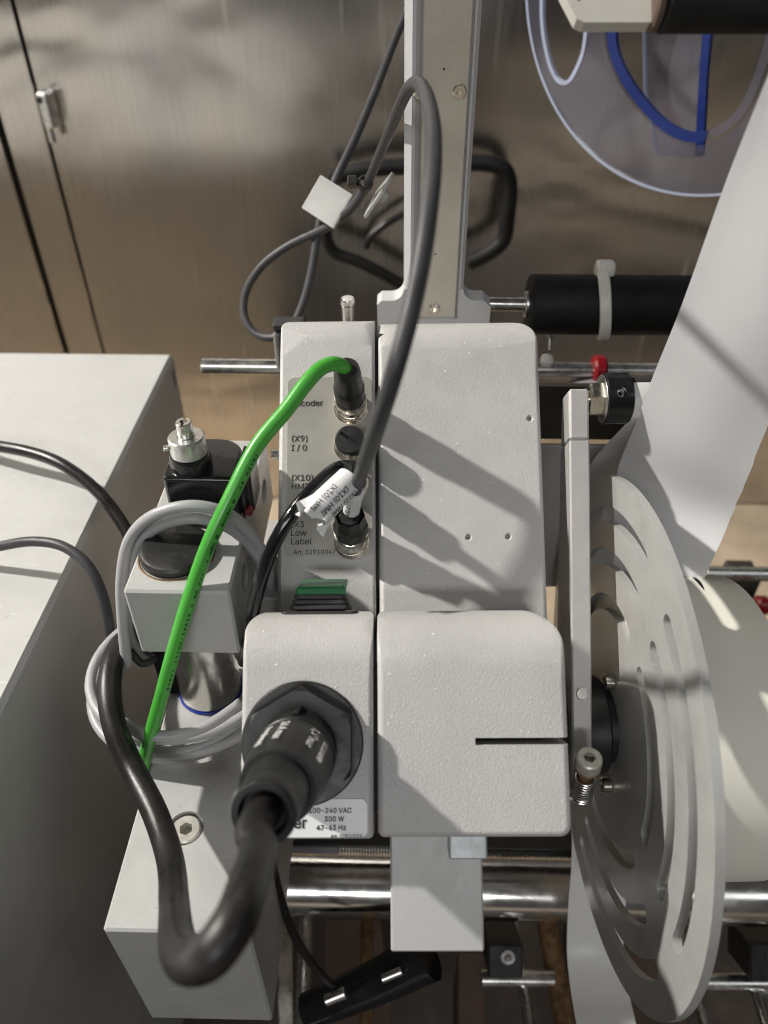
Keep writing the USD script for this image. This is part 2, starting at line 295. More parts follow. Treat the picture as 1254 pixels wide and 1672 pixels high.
def helix(o, a, r, wire, pitch, turns):
    x, y, z = axes(a); t = np.linspace(0, turns * 2 * np.pi, int(turns * 18))
    p = np.asarray(o) + r * (np.cos(t)[:, None] * x + np.sin(t)[:, None] * y) + (t / (2 * np.pi) * pitch)[:, None] * z
    return sweep(p, wire, 7)
def socket_screw(o, a, r, h, hexr, depth):
    x, y, z = axes(a); body = cyl(np.asarray(o), np.asarray(o) + h * z, r, r * .12, 36)
    hx = Polygon([(hexr * math.cos(i * math.pi / 3 + .2), hexr * math.sin(i * math.pi / 3 + .2)) for i in range(6)])
    return cut(body, extr(hx, depth * 2, frame(np.asarray(o) + (h - depth) * z, x, y, z)))
def sheet(rows, th=.00025):
    """grid of points (m, n, 3) as a thin closed sheet"""
    g = np.asarray(rows, float); m, n = g.shape[:2]
    du = np.gradient(g, axis=0); dv = np.gradient(g, axis=1); nn = np.cross(du, dv); nn /= np.linalg.norm(nn, axis=2, keepdims=True) + 1e-12
    v = np.vstack([(g + nn * th / 2).reshape(-1, 3), (g - nn * th / 2).reshape(-1, 3)]); f = []; o = m * n
    for i in range(m - 1):
        for j in range(n - 1):
            a, b, c, d = i * n + j, i * n + j + 1, (i + 1) * n + j + 1, (i + 1) * n + j
            f += [(a, c, b), (a, d, c), (o + a, o + b, o + c), (o + a, o + c, o + d)]
    ed = [(0, j) for j in range(n)] + [(i, n - 1) for i in range(1, m)] + [(m - 1, j) for j in range(n - 2, -1, -1)] + [(i, 0) for i in range(m - 2, 0, -1)]
    ids = [i * n + j for i, j in ed]
    for a, b in zip(ids, ids[1:] + ids[:1]): f += [(a, b, o + b), (a, o + b, o + a)]
    return trimesh.Trimesh(v, f, process=False)
def text(s, h, o, ex, ey, depth=.00018, bold=False, align='l'):
    m = meshkit.text_mesh(s, h, depth, bold); w = m.bounds
    sx = {'l': 0, 'c': -(w[0, 0] + w[1, 0]) / 2, 'r': -w[1, 0]}[align]; m.apply_translation((sx, 0, 0))
    ex = np.asarray(ex, float); ey = np.asarray(ey, float); return T(m, frame(o, ex, ey, np.cross(ex, ey)))

# ------------------------------------------------------------------ scene tree helpers
used = {}
def numbered(parent, name):
    k_ = (parent, name); used[k_] = used.get(k_, -1) + 1
    return name if used[k_] == 0 else f'{name}_{used[k_]:03d}'
def weighted(path, mesh, m, angle):
    """a mesh whose vertex normals follow its large flat faces"""
    mesh = mesh.copy(); mesh.merge_vertices(); mesh.update_faces(mesh.nondegenerate_faces(height=1e-7))
    a = trimesh.graph.smooth_shade(mesh, angle=math.radians(angle), facet_minarea=None)
    v, f = np.array(a.vertices), np.array(a.faces); c = np.cross(v[f[:, 1]] - v[f[:, 0]], v[f[:, 2]] - v[f[:, 0]]); ar = np.linalg.norm(c, axis=1); n = c / np.maximum(ar, 1e-18)[:, None]
    key = np.round(n * 200).astype(int); _, grp = np.unique(key, axis=0, return_inverse=True); grp = grp.ravel(); tot = np.bincount(grp, ar)
    w = tot[grp] ** 2; nv = np.zeros_like(v)
    for k_ in range(3): np.add.at(nv, f[:, k_], n * w[:, None])
    nv /= np.maximum(np.linalg.norm(nv, axis=1, keepdims=True), 1e-30)
    g = usdkit.mesh(stage, path, (v, f), m, smooth=False)
    from pxr import Vt
    g.CreateNormalsAttr(Vt.Vec3fArray.FromNumpy(nv.astype(np.float32))); g.SetNormalsInterpolation('vertex'); return g
class Thing:
    def __init__(self, name, label, cat_, group=None, kind=None):
        self.name, self.meta, self.parts = name, dict(label=label, category=cat_, group=group, kind=kind), []
    def part(self, name, mesh, m, smooth=35, label=None, parent=None):
        p = [name, mesh, m, smooth, label, parent]; self.parts.append(p); return p
    def done(self):
        allv = np.vstack([p[1].vertices for p in self.parts]); lo, hi = allv.min(0), allv.max(0)
        base = np.array([(lo[0] + hi[0]) / 2, (lo[1] + hi[1]) / 2, lo[2]])
        path = '/World/' + numbered('', self.name)
        x = UsdGeom.Xform.Define(stage, path); x.AddTranslateOp().Set(Gf.Vec3d(*base)); pr = x.GetPrim()
        for k_, v in self.meta.items():
            if v: pr.SetCustomDataByKey(k_, v)
        where = {}
        for p in self.parts:
            name, mesh, m, smooth, label, parent = p
            pp = where[id(parent)] if parent else path
            q = pp + '/' + numbered(pp, name); where[id(p)] = q
            mm = mesh.copy(); mm.apply_translation(-base)
            g = weighted(q, mm, M[m], smooth[0]) if isinstance(smooth, tuple) else usdkit.mesh(stage, q, mm, M[m], smooth=smooth)
            if label: g.GetPrim().SetCustomDataByKey('label', label)
        return path
def single(name, mesh, m, label, cat_=None, group=None, kind=None, smooth=35):
    base = np.array([*mesh.bounds.mean(0)[:2], mesh.bounds[0, 2]]); mm = mesh.copy(); mm.apply_translation(-base)
    g = usdkit.mesh(stage, '/World/' + numbered('', name), mm, M[m], smooth=smooth); g.AddTranslateOp().Set(Gf.Vec3d(*base))
    for k_, v in dict(label=label, category=cat_, group=group, kind=kind).items():
        if v: g.GetPrim().SetCustomDataByKey(k_, v)
mm_ = .001

# ================================================================== the setting
single('floor', bx((-8, -14, -.05), (8, 3, 0), .001), 'floor', 'brown tiled floor far below the machine', kind='structure')  # runs on unseen behind the camera for the wall to reflect
WY = 1.0; ZB = onY(450, 812, WY)[2]
xa = (onY(2, 200, WY)[0] + onY(105, 578, WY)[0]) / 2; xb = (onY(25, 0, WY)[0] + onY(165, 578, WY)[0]) / 2
t = Thing('steel_wall', 'stained brushed stainless steel wall panels behind the machine', 'wall')
t.part('panel', bx((-1.8, WY, ZB), (xa - .004, WY + .02, 2.7), .001), 'wall')
t.part('panel', bx((xa + .004, WY, ZB), (xb - .0018, WY + .02, 2.7), .001), 'wall')
t.part('panel', bx((xb + .0018, WY, ZB), (1.8, WY + .02, 2.7), .001), 'wall')
t.part('backing', bx((-1.8, WY + .022, ZB), (1.8, WY + .03, 2.7), .001), 'seam')
t.done()
single('ledge', bx((-1.8, .66, ZB - .04), (1.8, WY + .03, ZB - .003), .003), 'ledge', 'tan ledge along the foot of the steel wall', kind='structure')
# small latch on the wall seam
a = onY(72, 150, WY - .012); b = onY(92, 208, WY - .012)
t = Thing('wall_latch', 'small steel hinge pin block on the wall seam at upper left', 'hinge')
t.part('body', bx((a[0] - .006, WY - .026, b[2]), (a[0] + .008, WY - .0005, a[2] + .002), .003), 'zinc')
t.part('pin', cyl((a[0] - .001, WY - .021, b[2] - .014), (a[0] - .001, WY - .021, a[2] + .001), .0045), 'steel')
t.part('pin_hole', cyl((a[0] - .002, WY - .0275, a[2] - .006), (a[0] - .002, WY - .0262, a[2] - .006), .0035), 'core')
t.done()
# bent black handle on the wall behind the column
hp = [(540, 290), (600, 276), (700, 270), (790, 266), (822, 276), (832, 300), (828, 360), (822, 392), (800, 412), (765, 430)]
t = Thing('wire_loop_handle', 'bent black wire handle on the steel wall behind the column', 'handle')
t.part('grip', tube([onY(u, v, WY - .05) for u, v in hp], .0095), 'foam')
t.part('foot', tube([onY(u, v, WY - .05) for u, v in [(533, 345), (532, 385), (545, 412), (580, 425), (620, 444), (660, 468)]], .0075), 'foam')
t.done()
single('loose_black_wire', tube([onY(u, v, WY - .03) for u, v in [(597, 405), (604, 388), (630, 366), (665, 347), (700, 335)]], .0045), 'black_cable', 'short loose black wire hanging in front of the wall left of the column', 'wire')

# ================================================================== white cabinet at the left
CZ = 1.16; cc = onZ(283, 577, CZ); CX = cc[0]; ys = onZ(100, 818, CZ)[1]
t = Thing('white_cabinet', 'large white painted steel cabinet with cables lying across its top', 'cabinet')
cabr = bx((-1.3, -.6, .2), (CX, cc[1], CZ), .003)
hh = onX(285, 617, CX)
cabr = cut(cabr, bx((CX - .01, hh[1] - .005, hh[2] - .009), (CX + .01, hh[1] + .005, hh[2] + .009), .001))
t.part('body', cabr, 'cabinet', 30)
t.done()
t = Thing('black_power_lead', 'black cable running over the white cabinet edge', 'cable')
t.part('sheath', tube(pxs([(-60, 722, .58), (0, 729, .56), (55, 740, .55), (105, 760, .54), (160, 803, .535), (203, 860, .53), (228, 915, .53), (240, 980, .55), (238, 1060, .58)]), .0043), 'black_cable')
t.done()
t = Thing('dark_grey_lead', 'dark grey cable looping over the front of the white cabinet', 'cable')
t.part('sheath', tube(pxs([(-50, 905, .485), (0, 892, .475), (55, 884, .465), (105, 893, .458), (145, 925, .455), (168, 972, .46), (180, 1030, .47), (186, 1090, .49), (190, 1150, .52)]), .0031), 'grey_cable')
t.done()

# ================================================================== clamp stand: base block, post, beam
BZ = 1.12
p0 = onZ(167, 1519, BZ); p1 = onZ(409, 1513, BZ); bxl, bxr, byf = p0[0], p1[0], p0[1]
zf = onY(231, 1662, byf)[2]
sc = onZ(303, 1352, BZ)
base = cut(bx((bxl, byf, zf), (bxr, byf + .30, BZ), .0012), cyl(sc - (0, 0, .009), sc + (0, 0, .01), .0093))
t = Thing('clamp_stand', 'grey metal base block with chrome post and clamp beam', 'stand')
bp = t.part('base_block', base, 'block', 25)
t.part('cap_screw', socket_screw(sc - (0, 0, .0092), EZ, .0078, .0085, .0036, .005), 'pale_metal', parent=bp)
pc = onZ(335, 1166, BZ) + np.array([0, .018, 0])
KZ = 1.242; q0 = onZ(200, 965, KZ); q1 = onZ(376, 961, KZ); qb = onZ(410, 718, KZ)
kzb = onY(228, 1066, q0[1])[2]
pc[0] = (q0[0] + q1[0]) / 2 - .008
po = t.part('post', cyl(pc, (pc[0], pc[1], kzb + .01), .0182, .001, 64), 'chrome')
t.part('seal_ring', ringm(pc + (0, 0, .0002), EZ, .0184, .0191, .0018), 'blue_ring', parent=po)
beam = bx((q0[0], q0[1], kzb), (q1[0], qb[1], KZ), .0012)
ho = np.array([q1[0], q0[1] + .030, KZ - .020]); beam = cut(beam, cyl((q1[0] - .01, ho[1], ho[2]), (q1[0] + .01, ho[1], ho[2]), .0075), cyl((q1[0] - .01, ho[1] + .072, ho[2]), (q1[0] + .01, ho[1] + .072, ho[2]), .0075))
t.part('clamp_beam', beam, 'block', 25)
cp = onZ(289, 905, KZ)
t.part('post_cap', lathe([(.0172, 0), (.0178, .001), (.0178, .0038), (.0168, .0052), (.0150, .0058), (.0001, .0058)], cp, EZ, 64), 'black_plastic')
t.part('cap_collar', ringm(cp - (0, 0, .0004), EZ, .0179, .0190, .0009), 'rust')
t.part('side_lug', bx((q1[0] + .002, pc[1] - .004, kzb - .018), (q1[0] + .03, pc[1] + .03, kzb + .006), .001), 'block')
t.done()
# black valve plug on the beam
f0 = onZ(262, 858, KZ); vx0 = onY(263, 782, f0[1])[0]; vx1 = onY(376, 782, f0[1])[0]; vz = onY(320, 782, f0[1])[2]
t = Thing('valve_plug', 'glossy black solenoid plug with a knurled screw on top', 'plug')
body = pillow(vx0, f0[1], vx1 + .002, f0[1] + .036, KZ + .0005, vz, (.003, .003, .014, .012), .002)
t.part('body', body, 'black_gloss')
t.part('side_wing', pillow(vx1 + .0005, f0[1] + .006, vx1 + .008, f0[1] + .034, KZ + .004, vz - .003, (.001, .004, .007, .001), .0015), 'black_gloss')
bc = np.array([vx0 + .0125, f0[1] + .012, vz])
t.part('boss', lathe([(.0105, -.001), (.0103, .005), (.0095, .0068), (.0001, .0068)], bc, EZ), 'black_gloss')
t.part('collar_nut', ringm(bc + (0, 0, .0068), EZ, .0038, .0090, .0105, .0008), 'zinc')
ss = socket_screw(bc + (0, 0, .007), EZ, .0039, .0185, .0019, .005)
t.part('screw', cut(ss, bx((bc[0] - .0006, bc[1] - .006, bc[2] + .0235), (bc[0] + .0006, bc[1] + .006, bc[2] + .03), .0001)), 'steel')
t.part('set_screw', cyl(bc + (-.0085, -.003, .012), bc + (-.0112, -.0035, .012), .0016), 'zinc')
t.part('status_light', cyl((vx1 + .0062, f0[1] + .001, KZ + .008), (vx1 + .0062, f0[1] + .0055, KZ + .008), .0022), 'red')
t.done()
# coiled light grey sensor cable: turns round the post, then a loop over the beam
pts = []; ccx = pc[0] - .009; ccy = pc[1] - .002
for i in range(88):
    a_ = math.radians(20 + i * 20); tn = i / 18.
    pts.append((ccx - .004 * math.sin(tn * 2.1) + (.050 + .006 * math.sin(tn * 3.7)) * math.cos(a_), ccy + (.053 + .004 * math.cos(tn * 2.9)) * math.sin(a_), BZ + .0035 + .0062 * tn + .003 * math.sin(a_ * .5 + tn)))
lp = [(207, 1085, .42), (200, 1010, .405), (199, 940, .392), (212, 880, .382), (250, 842, .372), (310, 826, .368), (365, 836, .372), (405, 866, .385), (432, 910, .40), (447, 965, .42), (450, 1030, .44), (430, 1060, .455), (340, 1075, .47), (235, 1070, .44), (206, 1020, .413), (207, 950, .398), (222, 893, .388), (262, 858, .378), (318, 846, .374), (368, 858, .38), (410, 893, .393), (440, 945, .41), (455, 1010, .43), (462, 1080, .45)]
t = Thing('coiled_sensor_cable', 'coiled light grey sensor cable around the chrome post and over the beam', 'cable')
t.part('coil', tube(pts, .0030, 4, 14), 'light_cable')
t.part('upper_loop', tube(pxs(lp), .0030, 10, 14), 'light_cable')
t.part('tie_strap', tube(pxs([(214, 1064, .425), (232, 1084, .428), (252, 1075, .432), (240, 1060, .436)]), .0022, 6, 8), 'black_plastic')
t.done()
single('black_strip', bx((-.1395, pc[1] - .005, BZ + .001), (-.127, pc[1] + .004, kzb + .002), .001), 'foam', 'narrow black upright strip left of the chrome post', 'strap')  # black upright strip beside the post

# ================================================================== labelling head (tilted frame)
mmv = lambda *a: tuple(x * .001 for x in a)
def blk(x0, s0, x1, s1, n0, n1, rc, re, rt):
    """cover block: plan corners rc, edge radius re, top edge rounded by rt as seen from the side"""
    pts = []
    def clampr(r, ins): return max(r - ins, .05)
    for ins in list(re * (1 - np.cos(np.linspace(0, math.pi / 2, 12)))) + list(rt - (rt - re) * np.cos(np.linspace(0, math.pi / 2, 15)))[1:]:
        X0, X1, S0_, S1_ = x0 + ins, x1 - ins, s0 + ins, s1 - ins
        da = re - math.sqrt(max(re * re - max(re - ins, 0) ** 2, 0))
        cs = [((X0, S0_), rc[0], 180), ((X1, S0_), rc[1], 270), ((X1, S1_), rc[2], 0), ((X0, S1_), rc[3], 90)]
        ring_ = []
        for (cx, cy), r, a0 in cs:
            r = clampr(max(r, re), ins); sx = 1 if cx == X0 else -1; sy = 1 if cy == S0_ else -1
            for a in np.radians(np.linspace(a0, a0 + 90, 13)): ring_.append((cx + sx * r + r * math.cos(a), cy + sy * r + r * math.sin(a)))
        ring_.append(ring_[0]); ring_ = np.array(ring_)
        dense = np.vstack([np.linspace(p, q, 10, endpoint=False) for p, q in zip(ring_[:-1], ring_[1:]) if np.hypot(*(q - p)) > 6] + [ring_])
        for x, y in dense:
            e_ = y - (s1 - rt); db = rt - math.sqrt(max(rt * rt - e_ * e_, 0)) if e_ > 0 else 0
            pts.append((x, y, n1 - math.hypot(da, db)))
            if ins == 0: pts.append((x, y, n0))
    return hull(np.array(pts) * mm_)
NL = .060
G0, G1 = -4.6, -2.9                # the gap between the two covers
t = Thing('label_dispenser', 'grey textured labelling machine head with sockets and mains inlet', 'labelling machine')
left = union(blk(-56.5, -100, G0, 86.5, -80, 0, (4, 1.2, 1.2, 8), 2.2, 18), blk(fl(393, 1210, NL)[0] * 1e3, fl(500, 1372, NL)[1] * 1e3, G0, -77.5, -80, 60, (5, 1.2, 1.2, 9), 2.6, 24))
right = union(blk(G1, -100, 84.5, 86.5, -80, 0, (1.2, 4, 18, 1.2), 2.8, 24), blk(G1, fl(780, 1369, NL)[1] * 1e3, fl(929, 1210, NL)[0] * 1e3, -77.5, -80, 60, (1.2, 5, 16, 1.2), 3.0, 26))
sl0 = fl(776, 1205, NL); sl1 = fl(928, 1217, NL)
right = cut(right, bx((sl0[0], sl1[1] + .0002, -.02), (.1, sl0[1], .08), .0001))
dim = [fl(865, 683), fl(765, 877), fl(830, 876)]
for d_ in dim: right = cut(right, lathe([(.0011, -.004), (.0012, -.0009), (.0021, .0001), (.0026, .002)], (d_[0], d_[1], 0), EZ, 20))
t.part('left_cover', T(left, HF), 'housing', (16,))
t.part('right_cover', T(right, HF), 'housing', (16,))
t.part('core', T(union(bx((-.030, -.172, -.075), (.06, .076, -.006)), bx((-.05, -.165, -.06), (.07, -.09, .046))), HF), 'core')
t.part('slot_liner', T(bx((sl0[0] - .002, sl1[1] - .004, -.03), (.076, sl0[1] + .004, .040), .0005), HF), 'core')
# connector plate
c0 = fl(468, 908); c1 = fl(607, 617)
pl = rrect(c0[0], c0[1], c1[0], c1[1], .0035)
pp = t.part('connector_plate', extr(pl, .0019, HF @ trimesh.transformations.translation_matrix((0, 0, .0001))), 'plate')
def line(u, v, s, h, parent, n=.0021, m='ink', **kw):
    q = fl(u, v, n); t.part('lettering', text(s, h, L(q[0], q[1], n), HX, HS, **kw), m, False, parent=parent)
line(475, 649, '(X', .0032, pp); line(475, 663, 'Encoder', .0032, pp)
line(475, 721, '(X9)', .0032, pp); line(475, 736, 'I / 0', .0032, pp)
line(475, 785, '(X10)', .0032, pp); line(475, 799, 'HMI', .0032, pp)
line(474, 861, '(X3', .0032, pp); line(474, 875, 'Low', .0032, pp); line(474, 889, 'Label', .0032, pp)
line(479, 905, 'Art. 32910047', .0023, pp)
def hexnut(q, n0, r, h, hole, rot=0.2):
    pg = Polygon([(r * math.cos(i * math.pi / 3 + rot), r * math.sin(i * math.pi / 3 + rot)) for i in range(6)])
    a_ = extr(pg, h, HF @ trimesh.transformations.translation_matrix((q[0], q[1], n0)))
    return inter(a_, lathe([(r * .93, 0), (r * 1.02, h * .25), (r * 1.02, h * .75), (r * .93, h)], L(q[0], q[1], n0), HN, 48))
SOCK = [fl(573, 664, .004), fl(573, 726, .004), fl(573, 788, .004), fl(574, 884, .004)]
for i, q in enumerate(SOCK):
    so = t.part('socket', T(lathe([(.0092, .0018), (.0092, .0024), (.0086, .0030), (.0086, .0070), (.0080, .0078), (.0001, .0078)], (q[0], q[1], 0), EZ, 48), HF), 'nickel')
    t.part('thread_ring', T(lathe([(.0076, .0078), (.0076, .0086), (.0071, .009), (.0071, .0094), (.0076, .0098), (.0076, .0104), (.0071, .0108), (.0071, .0118)], (q[0], q[1], 0), EZ, 48), HF), 'nickel', parent=so)
q = SOCK[1]
cap = lathe([(.0072, .008), (.0077, .0085), (.0077, .0150), (.0070, .0160), (.0001, .0164)], (q[0], q[1], 0), EZ, 40)
capslot = bx((-.0060, -.0008, .0140), (.0060, .0008, .02), .0001); capslot.apply_transform(trimesh.transformations.rotation_matrix(math.radians(-38), (0, 0, 1))); capslot.apply_translation((q[0], q[1], 0))
t.part('blanking_cap', T(cut(cap, capslot), HF), 'black_plastic', label='round black slotted blanking cap')
# power switch on the step, its axis up the slope
sw0 = fl(467, 993, .030); sw1 = fl(584, 993, .030); sx = (sw0[0] + sw1[0]) / 2
def sring(w, dn, s, h, r=.0012):
    m = pillow(-w / 2, -dn / 2, w / 2, dn / 2, 0, h, (.003,) * 4, min(r, h * .45)); m2 = m.copy(); m2.apply_transform(np.diag([1, 1, -1, 1])); m2.invert(); m2.apply_translation((0, 0, .0002))
    return T(hull(np.vstack([m.vertices, m2.vertices])), frame(L(sx, s, .030), HX, -HN, HS))
swp = t.part('power_switch', sring(.036, .028, -.0785, .0011), 'black_rubber', label='black rubber booted rocker switch with green lens')
for w_, s_ in ((.0285, -.0756), (.0265, -.0731), (.0245, -.0707)):
    t.part('boot_ring', sring(w_, .022, s_, .0012), 'black_rubber', parent=swp)
t.part('boot_core', sring(.022, .019, -.074, .0055), 'black_rubber', parent=swp)
le = T(bx((-.0118, -.0105, 0), (.0118, .0105, .0042), .0008), frame(L(sx + .0005, -.0678, .030), HX, (-HN * math.cos(.24) - HS * -math.sin(.24)), (HS * math.cos(.24) + HN * math.sin(.24))))
t.part('green_lens', le, 'lens', parent=swp)
# mains inlet
mi = fl(494, 1213, NL)
fr = t.part('mains_inlet', T(lathe([(.0262, NL - .001), (.0264, NL + .0012), (.0257, NL + .002), (.0001, NL + .002)], (mi[0], mi[1], 0), EZ, 72), HF), 'black_plastic')
t.part('hex_nut', hexnut(mi, NL + .002, .0246, .0080, 0, .52), 'black_plastic', parent=fr)
# rating plate
r0 = fl(420, 1369, NL); r1 = fl(600, 1304, NL)
rp = t.part('rating_plate', extr(rrect(r0[0], r0[1] + .0005, r1[0], r1[1], .003), .0005, HF @ trimesh.transformations.translation_matrix((0, 0, NL))), 'rating')
line(574, 1327, '100-240 VAC', .00195, rp, n=NL + .0006, bold=True, align='r')
line(562, 1341, '300 W', .00195, rp, n=NL + .0006, bold=True, align='r'); line(565, 1355, '47-63 Hz', .00195, rp, n=NL + .0006, bold=True, align='r')
line(591, 1368, 'Art. 32910559', .0014, rp, n=NL + .0006, align='r')
line(501, 1352, 'er', .0044, rp, n=NL + .0006, bold=True, align='r')
t.done()

# ================================================================== rail with rack, clamp bracket
rc_ = px(700, 1447, .60); RY, RZ, RR = rc_[1], rc_[2], .0232
t = Thing('chrome_rail', 'thick chrome guide rail under the labelling head', 'rail')
t.part('tube', cyl((-.19, RY, RZ), (.75, RY, RZ), RR, .001, 72), 'chrome')
k0_ = px(500, 1387, .585); ry, rz = k0_[1], k0_[2]
t.part('rack_bar', bx((-.19, ry + .001, rz - .0052), (.75, ry + .014, rz + .0052), .0005), 'core')
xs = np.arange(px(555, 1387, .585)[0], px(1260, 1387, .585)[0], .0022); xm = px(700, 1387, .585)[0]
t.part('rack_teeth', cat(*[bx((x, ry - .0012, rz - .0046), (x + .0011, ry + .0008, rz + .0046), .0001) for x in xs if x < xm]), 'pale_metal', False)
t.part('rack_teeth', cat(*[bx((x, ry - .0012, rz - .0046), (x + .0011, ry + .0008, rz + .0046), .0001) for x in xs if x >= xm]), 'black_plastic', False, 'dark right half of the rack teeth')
t.part('rack_cover', bx((-.19, ry - .0012, rz - .0046), (px(553, 1387, .585)[0], ry + .0008, rz + .0046), .0003), 'dull_film')
t.done()
b0 = fl(637, 1372, .044); b1 = fl(791, 1555, .044)
t = Thing('rail_clamp', 'grey clamp bracket hanging in front of the chrome rail', 'bracket')
t.part('body', T(bx((b0[0], b1[1], -.004), (b1[0], b0[1] + .008, .044), .0008), HF), 'block', 25)
k0 = fl(733, 1372, .053); k1 = fl(796, 1404, .053)
t.part('clamp_pad', T(bx((k0[0], k1[1], .0443), (k1[0], k0[1] + .006, .053), .0008), HF), 'pad_metal', 25)
t.done()

# ================================================================== column behind the head
PY = .466
A = onY(660, 470, PY); B = onY(757, 470, PY); x0, x1 = A[0], B[0]; zb = onY(700, 513, PY)[2]
pa = onY(684, 470, PY)[0]; pb = onY(746, 470, PY)[0]
ZT = 1.95
LM = trimesh.transformations.rotation_matrix(math.radians(7.5), EX, (0, PY, zb)) @ trimesh.transformations.rotation_matrix(math.radians(-.8), EY, ((x0 + x1) / 2, PY, zb))
LI = np.linalg.inv(LM)
def oncol(u, v):
    n_ = LM[:3, :3] @ EY; P = onp(u, v, (LM @ np.array([x0, PY + .001, zb, 1]))[:3], n_); return (LI @ np.append(P, 1))[:3]
t = Thing('machine_column', 'upright grey aluminium column with inset steel front plate', 'column')
prof = Polygon([(x0, .050), (x0, .004), (x0 + .004, 0), (pa - .0035, 0), (pa - .0014, .002), (pa - .0014, .0045), (pb + .0012, .0045), (pb + .0012, .001), (pb + .002, 0), (x1 - .002, 0), (x1, .002), (x1, .050)])
body = extr(prof, ZT - zb + .02, frame((0, PY, zb - .02), EX, EY, EZ))
t.part('column_body', T(body, LM), 'housing_side', 30)
fp = t.part('front_plate', bx((pa, PY + .001, zb - .004), (pb, PY + .0044, ZT), .0004).apply_transform(LM), 'nickel_plate')
for (u, v) in ((755, 148), (709, 503), (686, 150)):
    o = oncol(u, v); o[0] = min(o[0], pb - .0045)
    t.part('plate_screw', T(socket_screw(o + (0, .0012, 0), -EY, .0035, .0034, .0017, .002), LM), 'nickel', parent=fp)
for (u, v) in ((725, 113), (711, 415)):
    o = oncol(u, v); t.part('pin_hole', T(cyl(o + (0, .0005, 0), o + (0, -.00008, 0), .0007, n=16), LM), 'core', parent=fp)
fx0 = onY(616, 500, PY)[0]; fx1 = onY(801, 500, PY)[0]; fz = onY(700, 488, PY)[2]
rf = .008
fo = [(fx0, zb - .05), (fx0, fz - .003), (fx0 + .003, fz)]
fo += [(x0 - rf + rf * math.sin(a), fz + rf - rf * math.cos(a)) for a in np.linspace(0, math.pi / 2, 8)] + [(x1 + rf - rf * math.sin(a), fz + rf - rf * math.cos(a)) for a in np.linspace(math.pi / 2, 0, 8)]
fo += [(fx1 - .005, fz), (fx1, fz - .005), (fx1, zb - .05)]
foot = extr(Polygon(fo), .012, frame((0, PY + .0112, 0), EX, EZ, -EY))
foot = cut(foot, bx((pa - .0016, PY - .01, zb - .003), (pb + .0016, PY + .006, 3), .0001))
t.part('foot', T(foot, LM), 'housing_side', 30)
t.done()

# ================================================================== plugs and cables on the head
def plug(tn, q, prof, m, name='plug', tilt=None):
    o = L(q[0], q[1], 0); a_ = HN if tilt is None else tilt
    return lathe(prof, o, a_, 40)
e0 = L(SOCK[0][0], SOCK[0][1], 0); tip = px(566, 600, .368)
ea = tip - e0; el = np.linalg.norm(ea); ea /= el
t = Thing('encoder_cable', 'bright green cable plugged into the top socket', 'cable')
g = t.part('plug', lathe([(.0070, .008), (.0078, .009), (.0078, .016), (.0074, .0165), (.0074, .0185), (.0079, .019), (.0079, .027), (.0072, .028), (.0072, .031), (.0070, .0315), (.0068, el - .007), (.0062, el - .002), (.0052, el), (.0001, el)], e0, ea, 48), 'black_plastic')
t.part('coupling_ring', lathe([(.0076, .0088), (.0083, .0092), (.0083, .0145), (.0077, .015), (.0077, .0162), (.0001, .0162)], e0, ea, 48), 'nickel', parent=g)
gp = pxs([(557, 597, .366), (543, 594, .363), (523, 602, .360), (499, 627, .357), (467, 670, .355), (420, 727, .353), (375, 815, .352), (340, 890, .354), (310, 975, .360), (283, 1065, .371), (260, 1150, .388), (243, 1210, .405), (233, 1255, .422), (228, 1290, .440)])
gsp = spline([e0 + ea * (el - .004)] + gp, 12); shp = t.part('sheath', sweep(gsp, .0036, 18), 'green')
marks = []; rr_ = random.Random(3)
for q_ in range(74, 128):
    tg = gsp[q_ + 1] - gsp[q_ - 1]; tg /= np.linalg.norm(tg); v_ = C - gsp[q_]; v_ -= (v_ @ tg) * tg; v_ /= np.linalg.norm(v_); s_d = np.cross(v_, tg); s_d = s_d if s_d @ Rt > 0 else -s_d
    nn_ = v_ * .80 + s_d * .60; wd_ = np.cross(nn_, tg); hl = rr_.uniform(.0004, .0011); hw = rr_.uniform(.0003, .0008)
    if rr_.random() < .8: marks.append(bx((-hl, -hw, -.0001), (hl, hw, .00006), .00001, frame(gsp[q_] + nn_ * .0036, tg, wd_, nn_)))
t.part('jacket_print', cat(*marks), 'print_ink', False, parent=shp); t.done()

h0 = L(SOCK[2][0], SOCK[2][1], 0)
t = Thing('hmi_cable', 'glossy black cable from the third socket with white wrap label', 'cable')
t.part('plug', lathe([(.0078, .008), (.0084, .009), (.0084, .018), (.0076, .019), (.0076, .026), (.0001, .0275)], h0, HN, 40), 'black_plastic')
hp_ = [(568, 776, .384), (564, 765, .372), (553, 764, .364), (535, 776, .358), (508, 802, .352), (478, 838, .349), (452, 880, .350), (433, 925, .354), (419, 972, .360), (411, 1010, .367), (405, 1050, .39), (398, 1080, .42)]
t.part('sheath', tube([h0 + HN * .02] + pxs(hp_[1:]), .0034, 12, 16), 'black_gloss')
